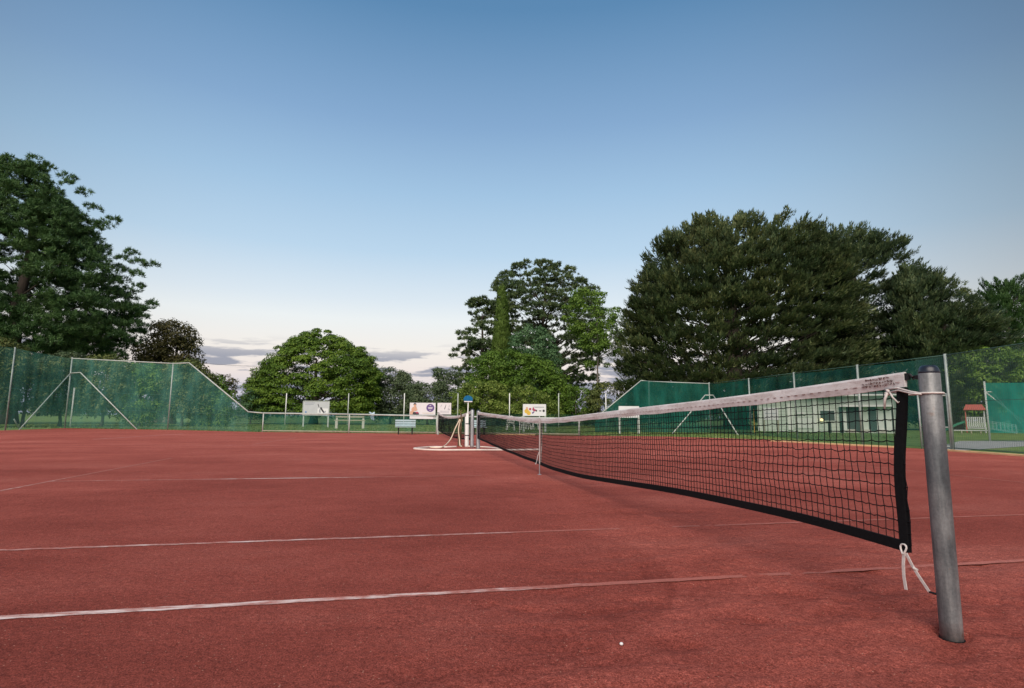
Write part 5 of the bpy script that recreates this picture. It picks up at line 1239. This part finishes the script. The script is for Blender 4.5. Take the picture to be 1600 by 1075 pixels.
# playground
dP = 42; b = GD(1524, dP); k_ = dP/FPX
t = thing('play_tower', 'playground tower with small red roof and grey railings behind the wire fence', 'playground', b, -R(50))
zr, zr2, zp = HGT(b, 632), HGT(b, 640), HGT(b, 671); zt_ = HGT(b, 652)
w = 25*k_/2; dd = .5
for sx in (-1, 1):
    for sy in (-1, 1): MB().box((sx*w*.9, sy*dd, zr2/2), (.07, .07, zr2)).build('post', mat_red if sx < 0 else mat_grey, t)
mb = MB(); mb.poly([(-w*1.1, -dd-.2, zr2-.02), (w*1.1, -dd-.2, zr2-.02), (w*.8, 0, zr), (-w*.8, 0, zr)]); mb.poly([(w*1.1, dd+.2, zr2-.02), (-w*1.1, dd+.2, zr2-.02), (-w*.8, 0, zr), (w*.8, 0, zr)]); mb.poly([(w*1.1, -dd-.2, zr2-.02), (w*1.1, dd+.2, zr2-.02), (w*.8, 0, zr)]); mb.poly([(-w*1.1, dd+.2, zr2-.02), (-w*1.1, -dd-.2, zr2-.02), (-w*.8, 0, zr)])
ob = mb.build('roof', mat_red, t); sm = ob.modifiers.new('thickness', 'SOLIDIFY'); sm.thickness = 0.04
MB().box((0, 0, zp+.1), (2*w, 2*dd, .08)).build('platform', mat_grey, t)
for z in (zp+.16, zt_): MB().beam((-w*.9, -dd, z), (w*.9, -dd, z), .04, .04).build('rail', mat_grey, t)
for i in range(9): x = -w*.8+i*w*.2; MB().box((x, -dd-.03, (zp+.16+zt_)/2), (.075, .03, zt_-zp-.16)).build('baluster', mat_grey, t)
mb = MB(); sl = [(-w, -.1, zp+.15+.35), (-w-.5, -.1, zp+.30), (-w-1.2, -.1, .12), (-w-1.5, -.1, .10)]
for a_, b_ in zip(sl[:-1], sl[1:]):
    mb.beam(a_, b_, .5, .03)
    for sy in (-.26, .26): mb.beam((a_[0], a_[1]+sy, a_[2]+.07), (b_[0], b_[1]+sy, b_[2]+.07), .03, .16)
mb.build('slide', mat_slide, t)
t = thing('access_ramp', 'grey railed ramp leading up to the playground tower from the right', 'ramp', b, -R(50))
x0, x1 = 16*k_, 47*k_; zq = HGT(b, 656)
MB().beam((x0, 0, zp+.08), (x1, 0, .02), .9, .06).build('deck', mat_grey, t)
for y in (-.45, .45):
    for dz in (.12, .5, .62): MB().beam((x0, y, zp+dz), (x1, y, dz-.02), .035, .035).build('rail', mat_grey, t)
    for i in range(8): u = i/7; MB().box((x0+(x1-x0)*u, y, (zp*(1-u))+.33), (.04, .04, .62)).build('baluster', mat_grey, t)
a, b2 = GD(1486, 37.5), GD(1546, 37.5)
t = thing('log_rail', 'low pale rail on short posts across the grass in front of the playground', 'rail', a); o = a
zz = HGT(a, 672.5); rail(Z3(a, zz), Z3(b2, zz), .04, mat_palepipe, t, o)
for u in (0.02, .25, .5, .75, .98): pole(a.lerp(b2, u), zz, .035, mat_wood, t, o)
# small things
q = G(971, 1007, .004); mb = MB(); 
for k_ in range(1): mb.lathe((0, 0, 0), [(.002, -.003), (.006, -.001), (.0075, .003), (.005, .007), (.001, .008)], 9)
ob = mb.build('pebble', mat_white, None, smooth=True); ob.location = q; tag(ob, 'tiny white pebble lying on the clay in the foreground', 'pebble')
def wire_sag(a, b, sag, n=24): return [a.lerp(b, i/n)+Vector((0, 0, -sag*4*(i/n)*(1-i/n))) for i in range(n+1)]
ob = MB().tube(wire_sag(P(300, 566, 90), P(520, 572, 95), .4), 0.02, 4).build('power_line', mat_blacksteel); tag(ob, 'thin overhead power line crossing the pink sky left of the bright domed tree', 'power line')
